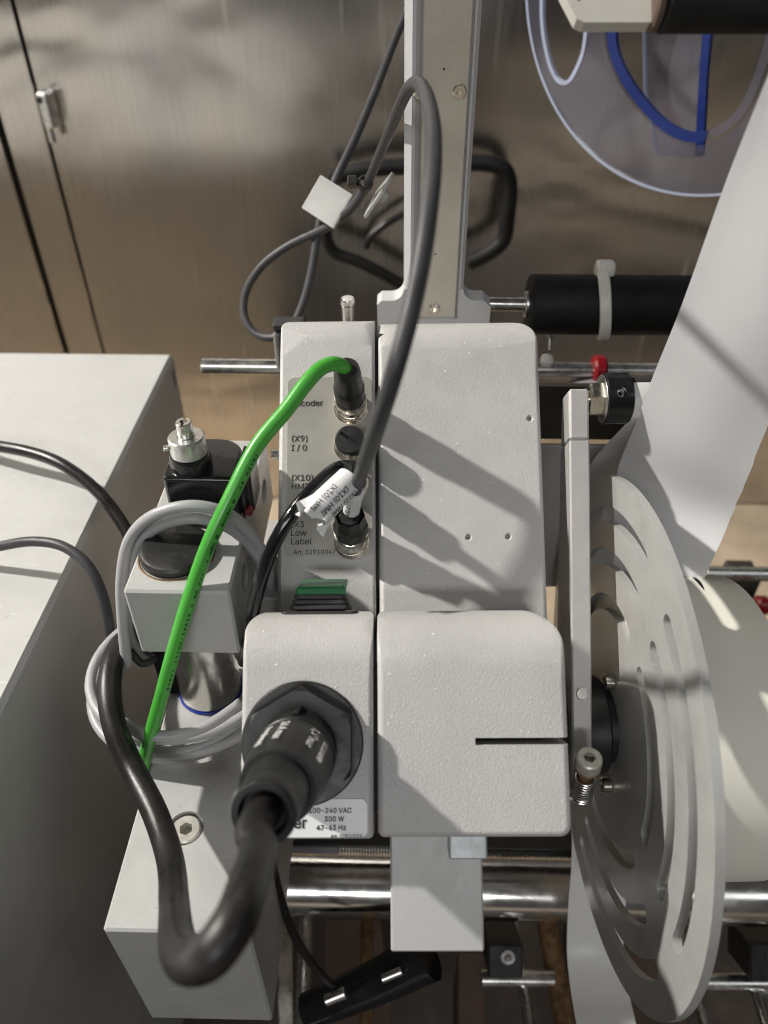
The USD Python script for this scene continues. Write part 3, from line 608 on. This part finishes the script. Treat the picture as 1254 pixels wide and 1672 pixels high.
# flag label: a rolled white strip hugging the cable with a loose pleated end
a0 = px(571, 782, .352); a1 = px(507, 848, .340)
ax_ = (a1 - a0); ln = np.linalg.norm(ax_); ax_ /= ln; vw = C - a0; vw -= (vw @ ax_) * ax_; vw /= np.linalg.norm(vw); sd = np.cross(vw, ax_)
rows = []
for i in range(25):
    f_ = i / 24; row = []
    for j in range(21):
        a_ = math.radians(-150 + 300 * j / 20); r_ = .0062 + .0012 * f_
        pl_ = 0 if f_ < .72 else (f_ - .72) / .28 * .0030 * math.sin(j * 1.55 + 1.0)
        p_ = a0 + ax_ * (f_ * ln + .0020 * math.sin(j * .9) * f_) + (r_ + pl_) * (math.cos(a_) * vw * (1 - .25 * f_) + math.sin(a_) * sd)
        row.append(p_)
    rows.append(row)
fl_ = t.part('wrap_label', sheet(rows, .0002), 'sticker', 40)
def wraptext(s, h, f0, ang, rr, parent, m='ink', o=a0, ax=ax_, up=vw, side=sd, r0=.0065, kz=1.0):
    tmsh = meshkit.text_mesh(s, h, .00015); tmsh = tmsh.subdivide_to_size(h * .5)
    v = tmsh.vertices.copy(); a_ = math.radians(ang) + v[:, 1] / r0 * rr
    out = o + np.outer(f0 + v[:, 0], ax) + (r0 + v[:, 2] + .00012)[:, None] * (np.cos(a_)[:, None] * up * kz + np.sin(a_)[:, None] * side)
    t.part('lettering', trimesh.Trimesh(out, tmsh.faces, process=False), m, False, parent=parent)
wraptext('(X10) HMI', .0024, .004, 45, 1, fl_, r0=.0071); wraptext('(X10) HMI', .0026, .007, 8, 1, fl_, r0=.0070); wraptext('(X10) HMI', .0024, .010, -30, 1, fl_, r0=.0070)
t.done()

g0 = L(SOCK[3][0], SOCK[3][1], 0); gt = px(571, 842, .382); ga = gt - g0; gl = np.linalg.norm(ga); ga /= gl
t = Thing('low_label_cable', 'dark grey cable arching from the bottom socket over the column', 'cable')
bt = t.part('plug', lathe([(.0078, .008), (.0086, .0085), (.0090, .012), (.0090, .018), (.0080, .0195), (.0076, .028), (.0066, gl - .003), (.0055, gl), (.0001, gl)], g0, ga, 8), 'black_plastic', 25)
t.part('coupling_ring', lathe([(.0080, .0078), (.0090, .0084), (.0090, .0108), (.0082, .0114), (.0001, .0114)], g0, ga, 48), 'nickel', parent=bt)
cpts = [g0 + ga * (gl - .006)] + pxs([(574, 832, .380), (578, 812, .372), (585, 785, .345), (597, 750, .292), (614, 702, .258), (642, 615, .236), (667, 525, .234), (686, 440, .238), (699, 355, .243), (707, 275, .255), (707, 210, .272), (699, 165, .295), (686, 138, .320), (671, 140, .350), (656, 166, .385), (640, 205, .42), (621, 250, .455), (603, 292, .485), (582, 330, .51), (550, 362, .53), (516, 380, .545), (470, 402, .56), (428, 434, .57), (402, 475, .578), (398, 513, .58), (416, 544, .578), (448, 551, .572), (478, 530, .565), (498, 485, .56), (510, 435, .555), (518, 385, .55), (530, 335, .545), (553, 283, .545), (585, 215, .555), (620, 130, .57), (645, 65, .585), (668, 10, .60), (690, -40, .62)])
t.part('sheath', tube(cpts, .0030, 10, 16), 'grey_cable')
sl = t.part('sleeve_label', tube([cpts[1] - (cpts[2] - cpts[1]) * .1, (cpts[1] + cpts[2]) / 2, cpts[2] + (cpts[3] - cpts[2]) * .35], .0042, 8, 20), 'sticker')
a0s = cpts[1]; axs = cpts[2] - cpts[1]; axs = axs / np.linalg.norm(axs); vs = C - a0s; vs -= (vs @ axs) * axs; vs /= np.linalg.norm(vs); ds = np.cross(vs, axs)
wraptext('(X3) Low', .0022, -.002, 10, 1, sl, o=a0s, ax=axs, up=vs, side=ds, r0=.0043)
t.done()

# adhesive cable-tie mounts dangling from that cable
def quadplate(p4, th):
    p4 = np.array(p4); n = np.cross(p4[1] - p4[0], p4[2] - p4[0]); n /= np.linalg.norm(n)
    if n @ (C - p4[0]) < 0: n = -n
    return hexa(list(p4 - n * th) + list(p4), .0003), n
t = Thing('tie_mount', 'square white adhesive cable tie mount facing the viewer', 'cable mount', )
p4 = pxs([(523, 285, .530), (576, 318, .520), (544, 373, .523), (492, 339, .533)])
m_, n_ = quadplate(p4, .0026); t.part('base', m_, 'tag', 20); cm = np.mean(p4, 0)
t.part('loop', lathe([(.005, 0), (.0045, .004), (.0001, .0045)], cm - n_ * .0026, -n_, 16), 'tag')
t.part('foil', hexa(list(np.array(p4) * .94 + cm * .06 + n_ * .00005) + list(np.array(p4) * .94 + cm * .06 + n_ * .0002), .00005), 'tag_face', False)
t.done()
t = Thing('tie_mount', 'white cable tie mount turned edge on beside the black tie', 'cable mount')
p4 = pxs([(640, 280, .495), (622, 312, .480), (593, 354, .485), (614, 312, .505)])
m_, n_ = quadplate(p4, .0022); t.part('base', m_, 'tag', 20); cm = np.mean(p4, 0)
t.part('loop', lathe([(.004, 0), (.0036, .004), (.0001, .0045)], cm - n_ * .0022, -n_, 16), 'tag'); t.done()
tc = px(596, 300, .486); td = px(582, 330, .51) - px(621, 250, .455); td /= np.linalg.norm(td)
t = Thing('cable_tie', 'small black cable tie bundling the dark grey cable', 'cable tie')
t.part('band', ringm(tc - td * .002, td, .0036, .0050, .004), 'black_plastic')
xt, yt, _ = axes(td); t.part('head', bx((-.003, -.003, 0), (.003, .003, .006), .0006, frame(tc - Rt * .008, Rt, Up, -Fw)), 'black_plastic'); t.done()

# ================================================================== mains plug and its thick cable
m0 = L(mi[0], mi[1], NL + .003); m1 = px(429, 1330, .262); ma = m1 - m0; ml = np.linalg.norm(ma); ma /= ml
mx_, my_, _ = axes(ma)
t = Thing('mains_cable', 'thick black mains cable with large printed plug', 'power cable')
mp_ = t.part('plug', lathe([(.0160, -.012), (.0160, .012), (.0166, .0125), (.0168, .016), (.0161, .0165), (.0161, .0175), (.0166, .018), (.0162, .034), (.0146, .046), (.0126, ml - .022), (.0114, ml - .011), (.0112, ml - .008), (.0117, ml - .007), (.0117, ml - .001), (.0110, ml), (.0088, ml), (.0078, ml - .004), (.0001, ml - .004)], m0, ma, 64), 'black_plastic')
t.part('key_tab', T(bx((-.0012, .0160, .002), (.0012, .0178, .013), .0003), frame(m0, Rt, np.cross(ma, Rt) / np.linalg.norm(np.cross(ma, Rt)), ma)), 'black_plastic', parent=mp_)
vm = C - (m0 + m1) / 2; vm -= (vm @ ma) * ma; vm /= np.linalg.norm(vm); sm = np.cross(vm, ma)
for s_, f_, an in (('Amphenol', .023, -62), ('16 A max', .021, -40), ('1,5² max', .020, 4), ('ecomate', .023, 26)):
    wraptext(s_, .0032, f_, an, 1, mp_, m='white_ink', o=m0, ax=ma, up=vm, side=sm, r0=.0168)
mc = [m1 - ma * .01, m1 + ma * .012] + pxs([(422, 1385, .240), (406, 1445, .218), (382, 1507, .203), (350, 1553, .200), (320, 1570, .208), (296, 1560, .232), (287, 1520, .268), (284, 1470, .310), (277, 1400, .345), (252, 1325, .368), (215, 1252, .386), (190, 1195, .392), (179, 1140, .400), (182, 1090, .412), (195, 1055, .428), (220, 1038, .455), (260, 1030, .50)])
t.part('sheath', tube(mc, .0061, 12, 24), 'black_cable'); t.done()

# ================================================================== slotted disc, hub, roll of label backing
az, el_ = math.radians(2.19), math.radians(1.37)
DC = np.array([.1208, .2597, 1.1323]); DN = np.array([math.cos(az) * math.cos(el_), math.sin(az) * math.cos(el_), math.sin(el_)])
DE = np.cross(EZ, DN); DE /= np.linalg.norm(DE); DH = np.cross(DN, DE)
DF = frame(DC, DE, DH, DN)
dp = Point(0, 0).buffer(.140, quad_segs=48).difference(Point(0, 0).buffer(.013, quad_segs=16))
for r_ in (.1190, .0950, .0692):
    for a0_, a1_ in ((102, 179), (12, 88), (194, 268), (282, 358)):
        g_ = 4.7e-3 / r_ * 57.3
        arc = LineString([(r_ * math.cos(math.radians(a)), r_ * math.sin(math.radians(a))) for a in np.linspace(a0_ + g_, a1_ - g_, 40)])
        dp = dp.difference(arc.buffer(.0046, quad_segs=6))
t = Thing('slotted_disc', 'large grey metal reel disc with concentric curved slots', 'reel disc')
t.part('flange', extr(dp, .0042, DF), 'alu_disc', 30)
hubp = t.part('hub', lathe([(.0262, -.034), (.0270, -.033), (.0270, -.006), (.0262, -.005), (.0210, -.005), (.0210, -.0002), (.0001, -.0002)], DC, DN, 64), 'black_plastic')
for r_, a_ in ((.0300, 77), (.0335, -134), (.030, -30)):
    o = DC + DE * r_ * math.cos(math.radians(a_)) + DH * r_ * math.sin(math.radians(a_))
    t.part('cap_screw', socket_screw(o - DN * .0002, -DN, .0042, .0052, .0022, .003), 'nickel', parent=hubp)
t.done()
RO = .0815
t = Thing('label_roll', 'cream paper roll on the reel behind the slotted disc', 'paper roll')
t.part('windings', lathe([(.038, .0045), (RO - .0005, .0045), (RO, .0050), (RO, .0660), (RO - .0005, .0665), (.038, .0665)], DC, DN, 128), 'cream')
t.part('core', ringm(DC + DN * .004, DN, .030, .0375, .063), 'dirt_board')
sr = []
for i in range(9):
    row = []
    for j in range(3):
        a_ = math.radians(70 - i * 2.6); w_ = .0011 * math.sin(math.pi * (i + .3) / 9) * (j - 1)
        row.append(DC + DN * (.045 + .0006 * i + w_) + (RO + .00015) * (DE * math.cos(a_) + DH * math.sin(a_)))
    sr.append(row)
t.part('scuff', sheet(sr, .0001), 'foam')
t.done()

# wide white web running down to the back of the roll
XL, XR = .1275, .1985
lw = [(1330, -80), (1290, 35), (1254, 130), (1190, 290), (1115, 500), (1066, 620), (1034, 705), (1005, 785)]
lp3 = [onX(u, v, XL) for u, v in lw]
for a_ in (38, 22, 8, -10, -30):
    a_ = math.radians(a_); lp3.append(np.array([XL, DC[1] + (RO + .0008) * math.cos(a_), DC[2] + (RO + .0008) * math.sin(a_)]))
lp3 = spline(lp3, 8); rows = []
def web_width(p, ph):
    e = EX * math.cos(ph) - EY * math.sin(ph); best = .092
    for w in np.linspace(.03, .092, 125):
        q = p + e * w - C; d = q @ Fw; u, v = 627 + FP * (q @ Rt) / d, 836 - FP * (q @ Up) / d
        edge = np.interp(v, [300, 690, 780, 870, 925, 975], [1420, 1256, 1222, 1185, 1160, 1138])
        if u > edge: best = w; break
    return best
for i, p_ in enumerate(lp3):
    row = []
    for j in range(15):
        f_ = j / 14; ph = math.radians(42) * min(1, max(0, (len(lp3) - 26 - i) / 12.))
        if j == 0: wd = web_width(p_, ph)
        q = p_ + (EX * math.cos(ph) - EY * math.sin(ph)) * wd * f_
        wv = .0014 * math.sin(f_ * 5 + i * .05) * min(1, (len(lp3) - i) / 40.)
        q = q + np.array([0, wv, wv * .4]); row.append(q)
    rows.append(row)
single('backing_web', sheet(rows, .00016), 'paper', 'wide white paper web slanting down to the cream roll', 'paper web', smooth=60)

# ================================================================== dancer arm beside the disc
def armpt(u, v, d, back): return px(u, v, d) - HN * back
fa = [armpt(936, 1298, .398, 0), armpt(968, 1298, .398, 0), armpt(962, 634, .408, 0), armpt(929, 634, .408, 0)]
ba = [armpt(936, 1298, .398, .048), armpt(968, 1298, .398, .048), armpt(962, 634, .408, .018), armpt(929, 634, .408, .018)]
t = Thing('dancer_arm', 'slim grey aluminium swing arm left of the slotted disc', 'arm')
cutf = .870
midq = lambda q, f: [q[0] + (q[3] - q[0]) * f, q[1] + (q[2] - q[1]) * f]
am, bm = midq(fa, cutf), midq(ba, cutf); am2, bm2 = midq(fa, cutf + .0012), midq(ba, cutf + .0012)
arm = hexa([ba[0], ba[1], bm[1], bm[0], fa[0], fa[1], am[1], am[0]], .0008)
arm2 = hexa([bm2[0], bm2[1], ba[2], ba[3], am2[0], am2[1], fa[2], fa[3]], .0012)
adir = fa[3] - fa[0]; adir /= np.linalg.norm(adir)
t.part('bar', arm, 'alu_arm', 25); t.part('end_piece', arm2, 'alu_arm', 25)
o = px(950, 1133, .4); t.part('dowel_pin', cat(cyl(o - HN * .004, o + HN * .0012, .0032, .0004), ringm(o + HN * .0004 - HN * .0006, HN, .0033, .0038, .0004)), 'steel')
o0 = px(950, 1294, .392); o1 = px(962, 1240, .374); av = (o1 - o0) / np.linalg.norm(o1 - o0)
s_ = t.part('tension_screw', socket_screw(o1 - av * .006, av, .0064, .0078, .0031, .0045), 'pale_metal')
t.part('shank', cyl(o0 - av * .004, o1 - av * .005, .0034), 'rust', parent=s_)
t.part('washer', ringm(o1 - av * .0075, av, .0036, .0064, .0012), 'rust', parent=s_)
t.part('spring', helix(o0 - av * .004, av, .0047, .0007, .0021, 9), 'steel')
t.part('cross_pin', cyl(px(926, 1303, .394), px(967, 1303, .396), .0019), 'steel')
t.done()
# deflection roller at its top
rc0 = px(962, 652, .414); RXN = DN
t = Thing('deflection_roller', 'small roller with black collar and brass nut at the arm top', 'roller')
t.part('hex_nut', lathe([(.0088, -.001), (.0094, .0005), (.0094, .0058), (.0088, .007)], rc0, RXN, 6, .4), 'nickel', 15)
t.part('shaft', cyl(rc0 - RXN * .004, rc0 + RXN * .085, .0042), 'steel')
col = cut(ringm(rc0 + RXN * .0068, RXN, .0042, .0136, .0138, .0006), )
hole = px(993, 637, .40); cdir = (C - hole); cdir -= (cdir @ RXN) * RXN; cdir /= np.linalg.norm(cdir)
hc = rc0 + RXN * .0135 + .0136 * (cdir * math.cos(.25) + np.cross(RXN, cdir) * math.sin(.25) * -1)
hd = hc - (rc0 + RXN * .0135); hd /= np.linalg.norm(hd)
cl_ = t.part('collar', cut(col, cyl(hc - hd * .006, hc + hd * .004, .0026, .0001, 24)), 'black_gloss')
t.part('set_screw', ringm(hc - hd * .0045, hd, .0012, .0025, .0020, .0003), 'steel', parent=cl_)
t.part('end_face', ringm(rc0 + RXN * .0063, RXN, .0044, .0128, .0005, .0001), 'zinc', parent=cl_)
t.part('sleeve', cyl(rc0 + RXN * .022, rc0 + RXN * .085, .0112, .0008, 48), 'black_rubber')
t.done()
# narrower label web: over that roller, behind the disc, out below it
XA, XB = rc0[0] + .0205, rc0[0] + .060
rcY, rcZ = rc0[1], rc0[2]
pth = []
for a_ in np.linspace(100, 205, 10):
    a_ = math.radians(a_); pth.append((rcY + .0118 * math.cos(a_), rcZ + .0118 * math.sin(a_)))
q_ = [onX(957, 768, XA), onX(932, 850, XA)]
pth += [(q[1], q[2]) for q in q_]
q2 = [onX(934, 1390, XA), onX(928, 1480, XA), onX(926, 1560, XA), onX(933, 1625, XA), onX(944, 1690, XA), onX(950, 1760, XA)]
mid = ((q_[-1][1] + q2[0][1]) / 2 + .02, (q_[-1][2] + q2[0][2]) / 2)
pth += [mid] + [(q[1], q[2]) for q in q2]
cv = spline([(XA, y, z) for y, z in pth], 8); rows = []
for i, p_ in enumerate(cv): rows.append([p_ + EX * (XB - XA) * j / 8 + np.array([0, .0006 * math.sin(j * .8 + i * .06), 0]) for j in range(9)])
single('label_web', sheet(rows, .00016), 'label_paper', 'narrow white label strip from the small roller, emerging below the disc', 'label strip', smooth=60)

# ================================================================== rollers and rods behind the head
r0_ = px(862, 497, .505); t = Thing('foam_roller', 'thick black roller on a steel shaft right of the column', 'roller')
t.part('sleeve', cyl(r0_, r0_ + EX * .5, .0192, .0015, 64), 'foam')
t.part('shaft', cyl(r0_ - EX * .034, r0_ + EX * .01, .0044), 'steel')
t.part('end_ring', ringm(r0_ - EX * .0025, EX, .0046, .0085, .0026), 'zinc'); t.done()
wc = r0_ + EX * ((983 - 862) / FP * .505); wa = np.array([1, -.10, .16])
t = Thing('white_clip', 'white plastic clip ring around the black roller', 'clip')
t.part('ring', ringm(wc - wa * .0035, wa, .0192, .0226, .0072, .0008), 'white_plastic')
hp3 = wc + np.array([-.001, .012, .0195])
t.part('lock_head', lathe([(.0052, -.006), (.0062, -.005), (.0062, .004), (.0050, .0055)], hp3 + np.array([0, -.006, .002]), EX, 8, .3), 'white_plastic', 20)
t.done()
gr = px(330, 598, .60)
t = Thing('guide_rod', 'bright steel rod passing behind the labelling head', 'rod')
t.part('rod', cyl(gr, gr + EX * .75, .0060, .0006), 'steel'); t.done()
g2 = px(882, 633, .60)
t = Thing('guide_rod', 'dark steel rod just below the rod with the red wheel', 'rod')
t.part('rod', cyl(g2 - EX * .1, g2 + EX * .5, .0048, .0006), 'steel'); t.done()
rw = gr + EX * ((975 - 330) / FP * .60)
t = Thing('red_wheel', 'small glossy red guide wheel on the rod', 'wheel')
t.part('rim', ringm(rw - EX * .0055, EX, .0061, .0118, .010, .002), 'red'); t.done()
c_ = px(455, 565, .56)
t = Thing('rod_clamp', 'black clamp block on the rod at the head left side', 'clamp')
t.part('block', bx(c_ + (.0005, -.006, -.030), c_ + (.02, .014, .012), .0012), 'black_plastic')
t.part('top_block', bx(c_ + (-.003, -.002, .0123), c_ + (.02, .012, .018), .0012), 'black_rubber')
t.part('end_plate', bx(c_ + (-.0025, -.004, -.018), c_ + (.0003, .008, .012), .0004), 'zinc'); t.done()
k_ = px(568, 500, .52)
t = Thing('steel_pin', 'slim steel pin with a cap standing behind the top of the head', 'pin')
t.part('stem', cyl(k_ - (0, 0, .03), k_ + (0, 0, .001), .0042), 'steel'); t.part('cap', lathe([(.0046, 0), (.0050, .001), (.0048, .004), (.0040, .005), (.0001, .005)], k_ + (0, 0, .001), EZ, 24), 'steel'); t.done()
k_ = px(452, 742, .52)
t = Thing('small_bolt', 'small steel bolt end peeping out left of the connector plate', 'bolt')
t.part('shank', cyl(k_ - EX * .004, k_ + EX * .02, .0030), 'steel'); t.part('nut', lathe([(.0052, 0), (.0055, .0006), (.0055, .004), (.005, .0046)], k_ + EX * .001, EX, 6), 'zinc', 15); t.done()
s0_ = px(897, 728, .50)
single('side_panel', bx(s0_ + (-.03, 0, -.13), s0_ + (.045, .004, 0), .001), 'housing', 'grey panel seen between the head and the swing arm', 'panel')
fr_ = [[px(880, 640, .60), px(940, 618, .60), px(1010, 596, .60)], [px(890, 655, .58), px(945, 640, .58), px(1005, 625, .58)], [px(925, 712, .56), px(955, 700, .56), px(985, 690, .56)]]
single('film_strip', sheet(fr_, .0002), 'dull_film', 'grey strip of film hanging behind the black collar', 'film strip', smooth=60)
# more hardware on the rod line
k_ = px(895, 560, .56)
t = Thing('clamp_lever', 'small dark clamp lever with white tip below the black roller', 'lever')
t.part('arm', tube([k_ + (-.004, 0, .014), k_ + (.002, 0, .006), k_ + (.003, -.002, -.004)], .0028, 6, 10), 'zinc')
t.part('tip', lathe([(.0001, -.0052), (.004, -.0035), (.0052, 0), (.004, .0035), (.0001, .0052)], k_ + (0, -.004, -.012), EZ, 20), 'white_plastic'); t.done()

# ================================================================== clear reel at the upper right
ra = .9; RC = np.array([.21499, .64681, 1.45399]); RN = np.array([-math.cos(ra), -math.sin(ra), 0]); RE = np.array([-math.sin(ra), math.cos(ra), 0])
RF = frame(RC, -RE, EZ, np.cross(-RE, EZ))
def ell(cx, cy, a, b, n=72): return affinity.scale(Point(cx, cy).buffer(1, quad_segs=n // 4), a, b)
hub_hole = Polygon([(-.066, -.02), (-.069, -.0446), (-.051, -.0723), (-.019, -.0963), (.004, -.1047), (.021, -.1025), (.039, -.087), (.044, -.063), (.045, -.037), (.043, .0), (.03, .06), (-.01, .09), (-.05, .06), (-.064, .01)]).buffer(.004).buffer(-.004)
win = Polygon([(-.1330, .02), (-.1316, -.029), (-.125, -.056), (-.1127, -.079), (-.1018, -.0833), (-.0955, -.0716), (-.0913, -.056), (-.092, -.046), (-.0957, -.027), (-.098, .02)]).buffer(.003).buffer(-.003)
def smooth_poly(pg, k=3):
    p = np.array(pg.exterior.coords)[:-1]
    for _ in range(k):
        q = np.roll(p, -1, 0); p = np.stack([.75 * p + .25 * q, .25 * p + .75 * q], 1).reshape(-1, 2)
    return Polygon(p)
hub_hole = smooth_poly(hub_hole.simplify(.001)); win = smooth_poly(win.simplify(.001))
disc = Point(0, 0).buffer(.150, quad_segs=40)
half = sbox(-.2, -.2, .021, .2)
t = Thing('clear_reel', 'clear plastic reel flange with blue trimmed opening at upper right', 'reel')
fl_p = disc.difference(hub_hole.buffer(.0071).intersection(half)).difference(hub_hole.buffer(.0062)).difference(win.buffer(.0015))
t.part('flange', extr(fl_p.buffer(-.002), .003, RF), 'clear', 30)
t.part('rim_edge', extr(disc.difference(disc.buffer(-.0019)), .0044, RF @ trimesh.transformations.translation_matrix((0, 0, -.0007))), 'bright_clear_edge', 30)
t.part('window_edge', extr(win.buffer(.0034).difference(win.buffer(.0006)), .0044, RF @ trimesh.transformations.translation_matrix((0, 0, -.0007))), 'bright_clear_edge', 30)
t.part('blue_trim', extr(hub_hole.buffer(.0068).difference(hub_hole).intersection(half), .0050, RF @ trimesh.transformations.translation_matrix((0, 0, -.001))), 'blue', 30)
t.part('opening_edge', extr(hub_hole.buffer(.0060).difference(hub_hole).difference(half), .0046, RF @ trimesh.transformations.translation_matrix((0, 0, -.0008))), 'clear', 30)
BF = RF @ trimesh.transformations.translation_matrix((-.016, 0, -.03))
t.part('spoke', extr(Polygon([(-.040, .12), (-.046, -.02), (-.030, -.085), (-.008, -.132), (.022, -.128), (.010, -.07), (-.002, 0), (0, .12)]), .003, BF), 'clear', 30)
t.part('spoke_edge', extr(LineString([(-.041, .12), (-.047, -.02), (-.031, -.085), (-.010, -.130)]).buffer(.0012), .004, BF @ trimesh.transformations.translation_matrix((0, 0, -.0005))), 'bright_clear_edge', 30)
t.part('blue_trim', extr(Polygon([(.0, .12), (-.0015, 0), (.0105, -.07), (.0225, -.128), (.0285, -.126), (.0165, -.07), (.0052, 0), (.006, .12)]), .005, BF @ trimesh.transformations.translation_matrix((0, 0, -.001))), 'blue', 30)
t.done()

# ================================================================== roller bracket over the top edge of the picture
t = Thing('top_bracket', 'beige cast bracket with triangular opening at the top edge', 'bracket')
def fpt(u, v, d=.30): 
    P = px(u, v, d) - px(985, 20, d); return (P @ Rt, P @ Up)
og = Polygon([fpt(*q) for q in [(878, -80), (906, -18), (938, 44), (948, 49), (1052, 49), (1068, 38), (1072, -80)]]).buffer(.0008)
ih = Polygon([fpt(*q) for q in [(920, -80), (922, -6), (939, 17), (944, 10), (952, -30), (956, -80)]]).buffer(.0004)
t.part('plate', extr(og.difference(ih), .006, frame(px(985, 20, .30), Rt, Up, -Fw)), 'beige', 25)
t.part('dark_backing', extr(ih.buffer(.001), .006, frame(px(985, 20, .30) + Fw * .003, Rt, Up, -Fw)), 'core')  # dark sheet added behind the opening to make it read dark
t.done()
tr = px(1062, 0, .295)
t = Thing('top_roller', 'black roller held by the beige bracket at the top right edge', 'roller')
t.part('sleeve', cyl(tr + Rt * .004, tr + Rt * .2, .0112, .0012, 48), 'foam')
t.part('end_cap', lathe([(.0095, 0), (.0108, .001), (.0108, .0030), (.0085, .0042), (.0001, .0042)], tr, Rt, 40), 'dirt_board'); t.done()

# ================================================================== under the rail: frame rods, clamp lever, boards
single('added_dark_sheet', bx((-.9, -.6, .60), (1.2, .655, .61), .001), 'added_sheet', 'added dark sheet under the rods', kind='structure')  # dark sheet added to keep the space under the rods dark
FZ = .82
def yrod(name, label, pts_, r_, m_='steel', ext=.25):
    a_, b_ = onZ(*pts_[0], FZ), onZ(*pts_[1], FZ); dd = (a_ - b_) / np.linalg.norm(a_ - b_)
    t = Thing('frame_rod', label, 'rod'); t.part('rod', cyl(b_ - dd * .1, a_ + dd * ext, r_, .0006, 24), m_); t.done()
yrod('frame_rod', 'bright thin rod running back below the clamp bracket', ((838, 1495), (864, 1670)), .0045, 'steel')
yrod('frame_rod', 'thick dull rod running back left of the hanging label strip', ((890, 1495), (924, 1670)), .0085, 'rust')
yrod('frame_rod', 'steel rod running back at the lower right corner', ((1192, 1487), (1250, 1671)), .0040, 'steel')
yrod('frame_rod', 'dull rod right of the disc foot, nearest the lower right corner', ((1130, 1600), (1152, 1671)), .0050, 'steel', .2)
yrod('frame_rod', 'thin steel rod beside the black clamp block at the lower right edge', ((1232, 1567), (1262, 1660)), .0032, 'steel', .02)
yrod('frame_rod', 'dark grey rod between the base block and the brown board', ((500, 1500), (494, 1671)), .0060, 'steel')
yrod('frame_rod', 'dull steel rod behind the clamp lever left of the bracket', ((600, 1500), (597, 1671)), .0055, 'rust')
for u0, u1, v_, lab in ((785, 905, 1598, 'short cross rod between the frame rods under the bracket'), (1140, 1300, 1604, 'cross rod at the lower right below the disc')):
    a_, b_ = onZ(u0, v_, FZ + .004), onZ(u1, v_, FZ + .004)
    t = Thing('cross_rod', lab, 'rod'); t.part('rod', cyl(a_, b_, .0065, .0006, 24), 'steel'); t.done()
for (u0, v0, u1, v1), (ub, vb), lab in (((792, 1520, 846, 1572), (822, 1537), 'black clamp block with bolt below the bracket right side'), ((1206, 1519, 1270, 1578), (1243, 1537), 'black clamp block with bolt at the lower right edge')):
    a_, b_ = px(u0, v0, .60), px(u1, v1, .60); c_ = (a_ + b_) / 2; w_ = abs(b_ - a_) / 2; w_ = np.array([abs((b_ - a_) @ Rt) / 2, .02, abs((b_ - a_) @ Up) / 2])
    t = Thing('clamp_block', lab, 'clamp')
    F_ = frame(c_, Rt, Fw, Up); t.part('block', T(bx(-w_, w_, .001), F_), 'black_plastic')
    o = px(ub, vb, .60) - Fw * .0202; bo = t.part('bolt', ringm(o, -Fw, .0022, .0058, .002, .0005), 'zinc'); t.part('shank', cyl(o, o - Fw * .0035, .0021), 'nickel', parent=bo); t.done()
t = Thing('clamp_lever', 'black clamp lever with shiny bolts below the rail', 'lever')
h_ = [px(700, 1560, .55), px(640, 1592, .555), px(560, 1628, .56), px(500, 1650, .565)]
ctr = spline(h_, 8); t.part('lever', sweep(ctr, np.linspace(.0175, .012, len(ctr)), 12), 'black_gloss')
for u, v, r_ in ((548, 1627, .0040), (640, 1592, .0030)):
    o = px(u, v, .535); t.part('bolt', cyl(o + Rt * -.007 + Up * -.003, o + Rt * .007 + Up * .003, r_), 'steel')
t.done()
t = Thing('thin_lead', 'thin dark lead hanging down from under the head to the lever', 'cable')
t.part('sheath', tube(pxs([(436, 1380, .41), (446, 1420, .43), (462, 1480, .46), (490, 1545, .50), (525, 1592, .53), (556, 1622, .545)]), .0028, 10, 12), 'black_cable'); t.done()
def panel(name, label, quad, z, hgt, m_):
    p_ = [onZ(u, v, z) for u, v in quad]; single(name, hexa([q - (0, 0, hgt) for q in p_] + p_, .001), m_, label, 'board')
panel('brown_board', 'brown board under the rail left of the clamp bracket', [(530, 1640), (640, 1640), (622, 1500), (528, 1500)], .74, .08, 'dirt_board')
panel('brown_board', 'reddish brown board right below the clamp bracket', [(748, 1700), (792, 1700), (790, 1555), (748, 1555)], .76, .08, 'dirt_board')
panel('brown_board', 'brown wooden board beneath the hanging label strip and disc', [(930, 1760), (1150, 1760), (1090, 1560), (930, 1480)], .70, .05, 'dirt_board')
panel('grey_bar', 'grey upright bar below the rail beside the base block', [(455, 1760), (480, 1760), (476, 1500), (452, 1500)], .78, .1, 'steel')

a_ = px(1150, 936, .78)
t = Thing('guide_rod', 'dull grey rod low behind the cream roll at the right edge', 'rod'); t.part('rod', cyl(a_, a_ + EX * .3, .0075, .0006), 'steel'); t.done()
a_ = px(1196, 978, .80); single('grey_block', bx(a_ + (-.006, 0, -.03), a_ + (.022, .03, .028), .001), 'seam', 'dark grey block under the rod right of the cream roll', 'block')
a_ = px(1243, 988, .76)
t = Thing('red_wheel', 'small red wheel with white hub at the right edge beside the cream roll', 'wheel'); t.part('rim', ringm(a_ - EX * .006, EX, .004, .0095, .012, .002), 'red'); t.part('hub', cyl(a_ + EX * .004, a_ + EX * .05, .0055), 'white_plastic'); t.done()

a_ = px(890, 722, .53); single('dark_gap_sheet', bx(a_ + (-.04, 0, .002), a_ + (.06, .004, .045), .001), 'seam', 'dark sheet above the grey panel between the head and the swing arm', 'plate')  # dark sheet that darkens the gap between head and arm
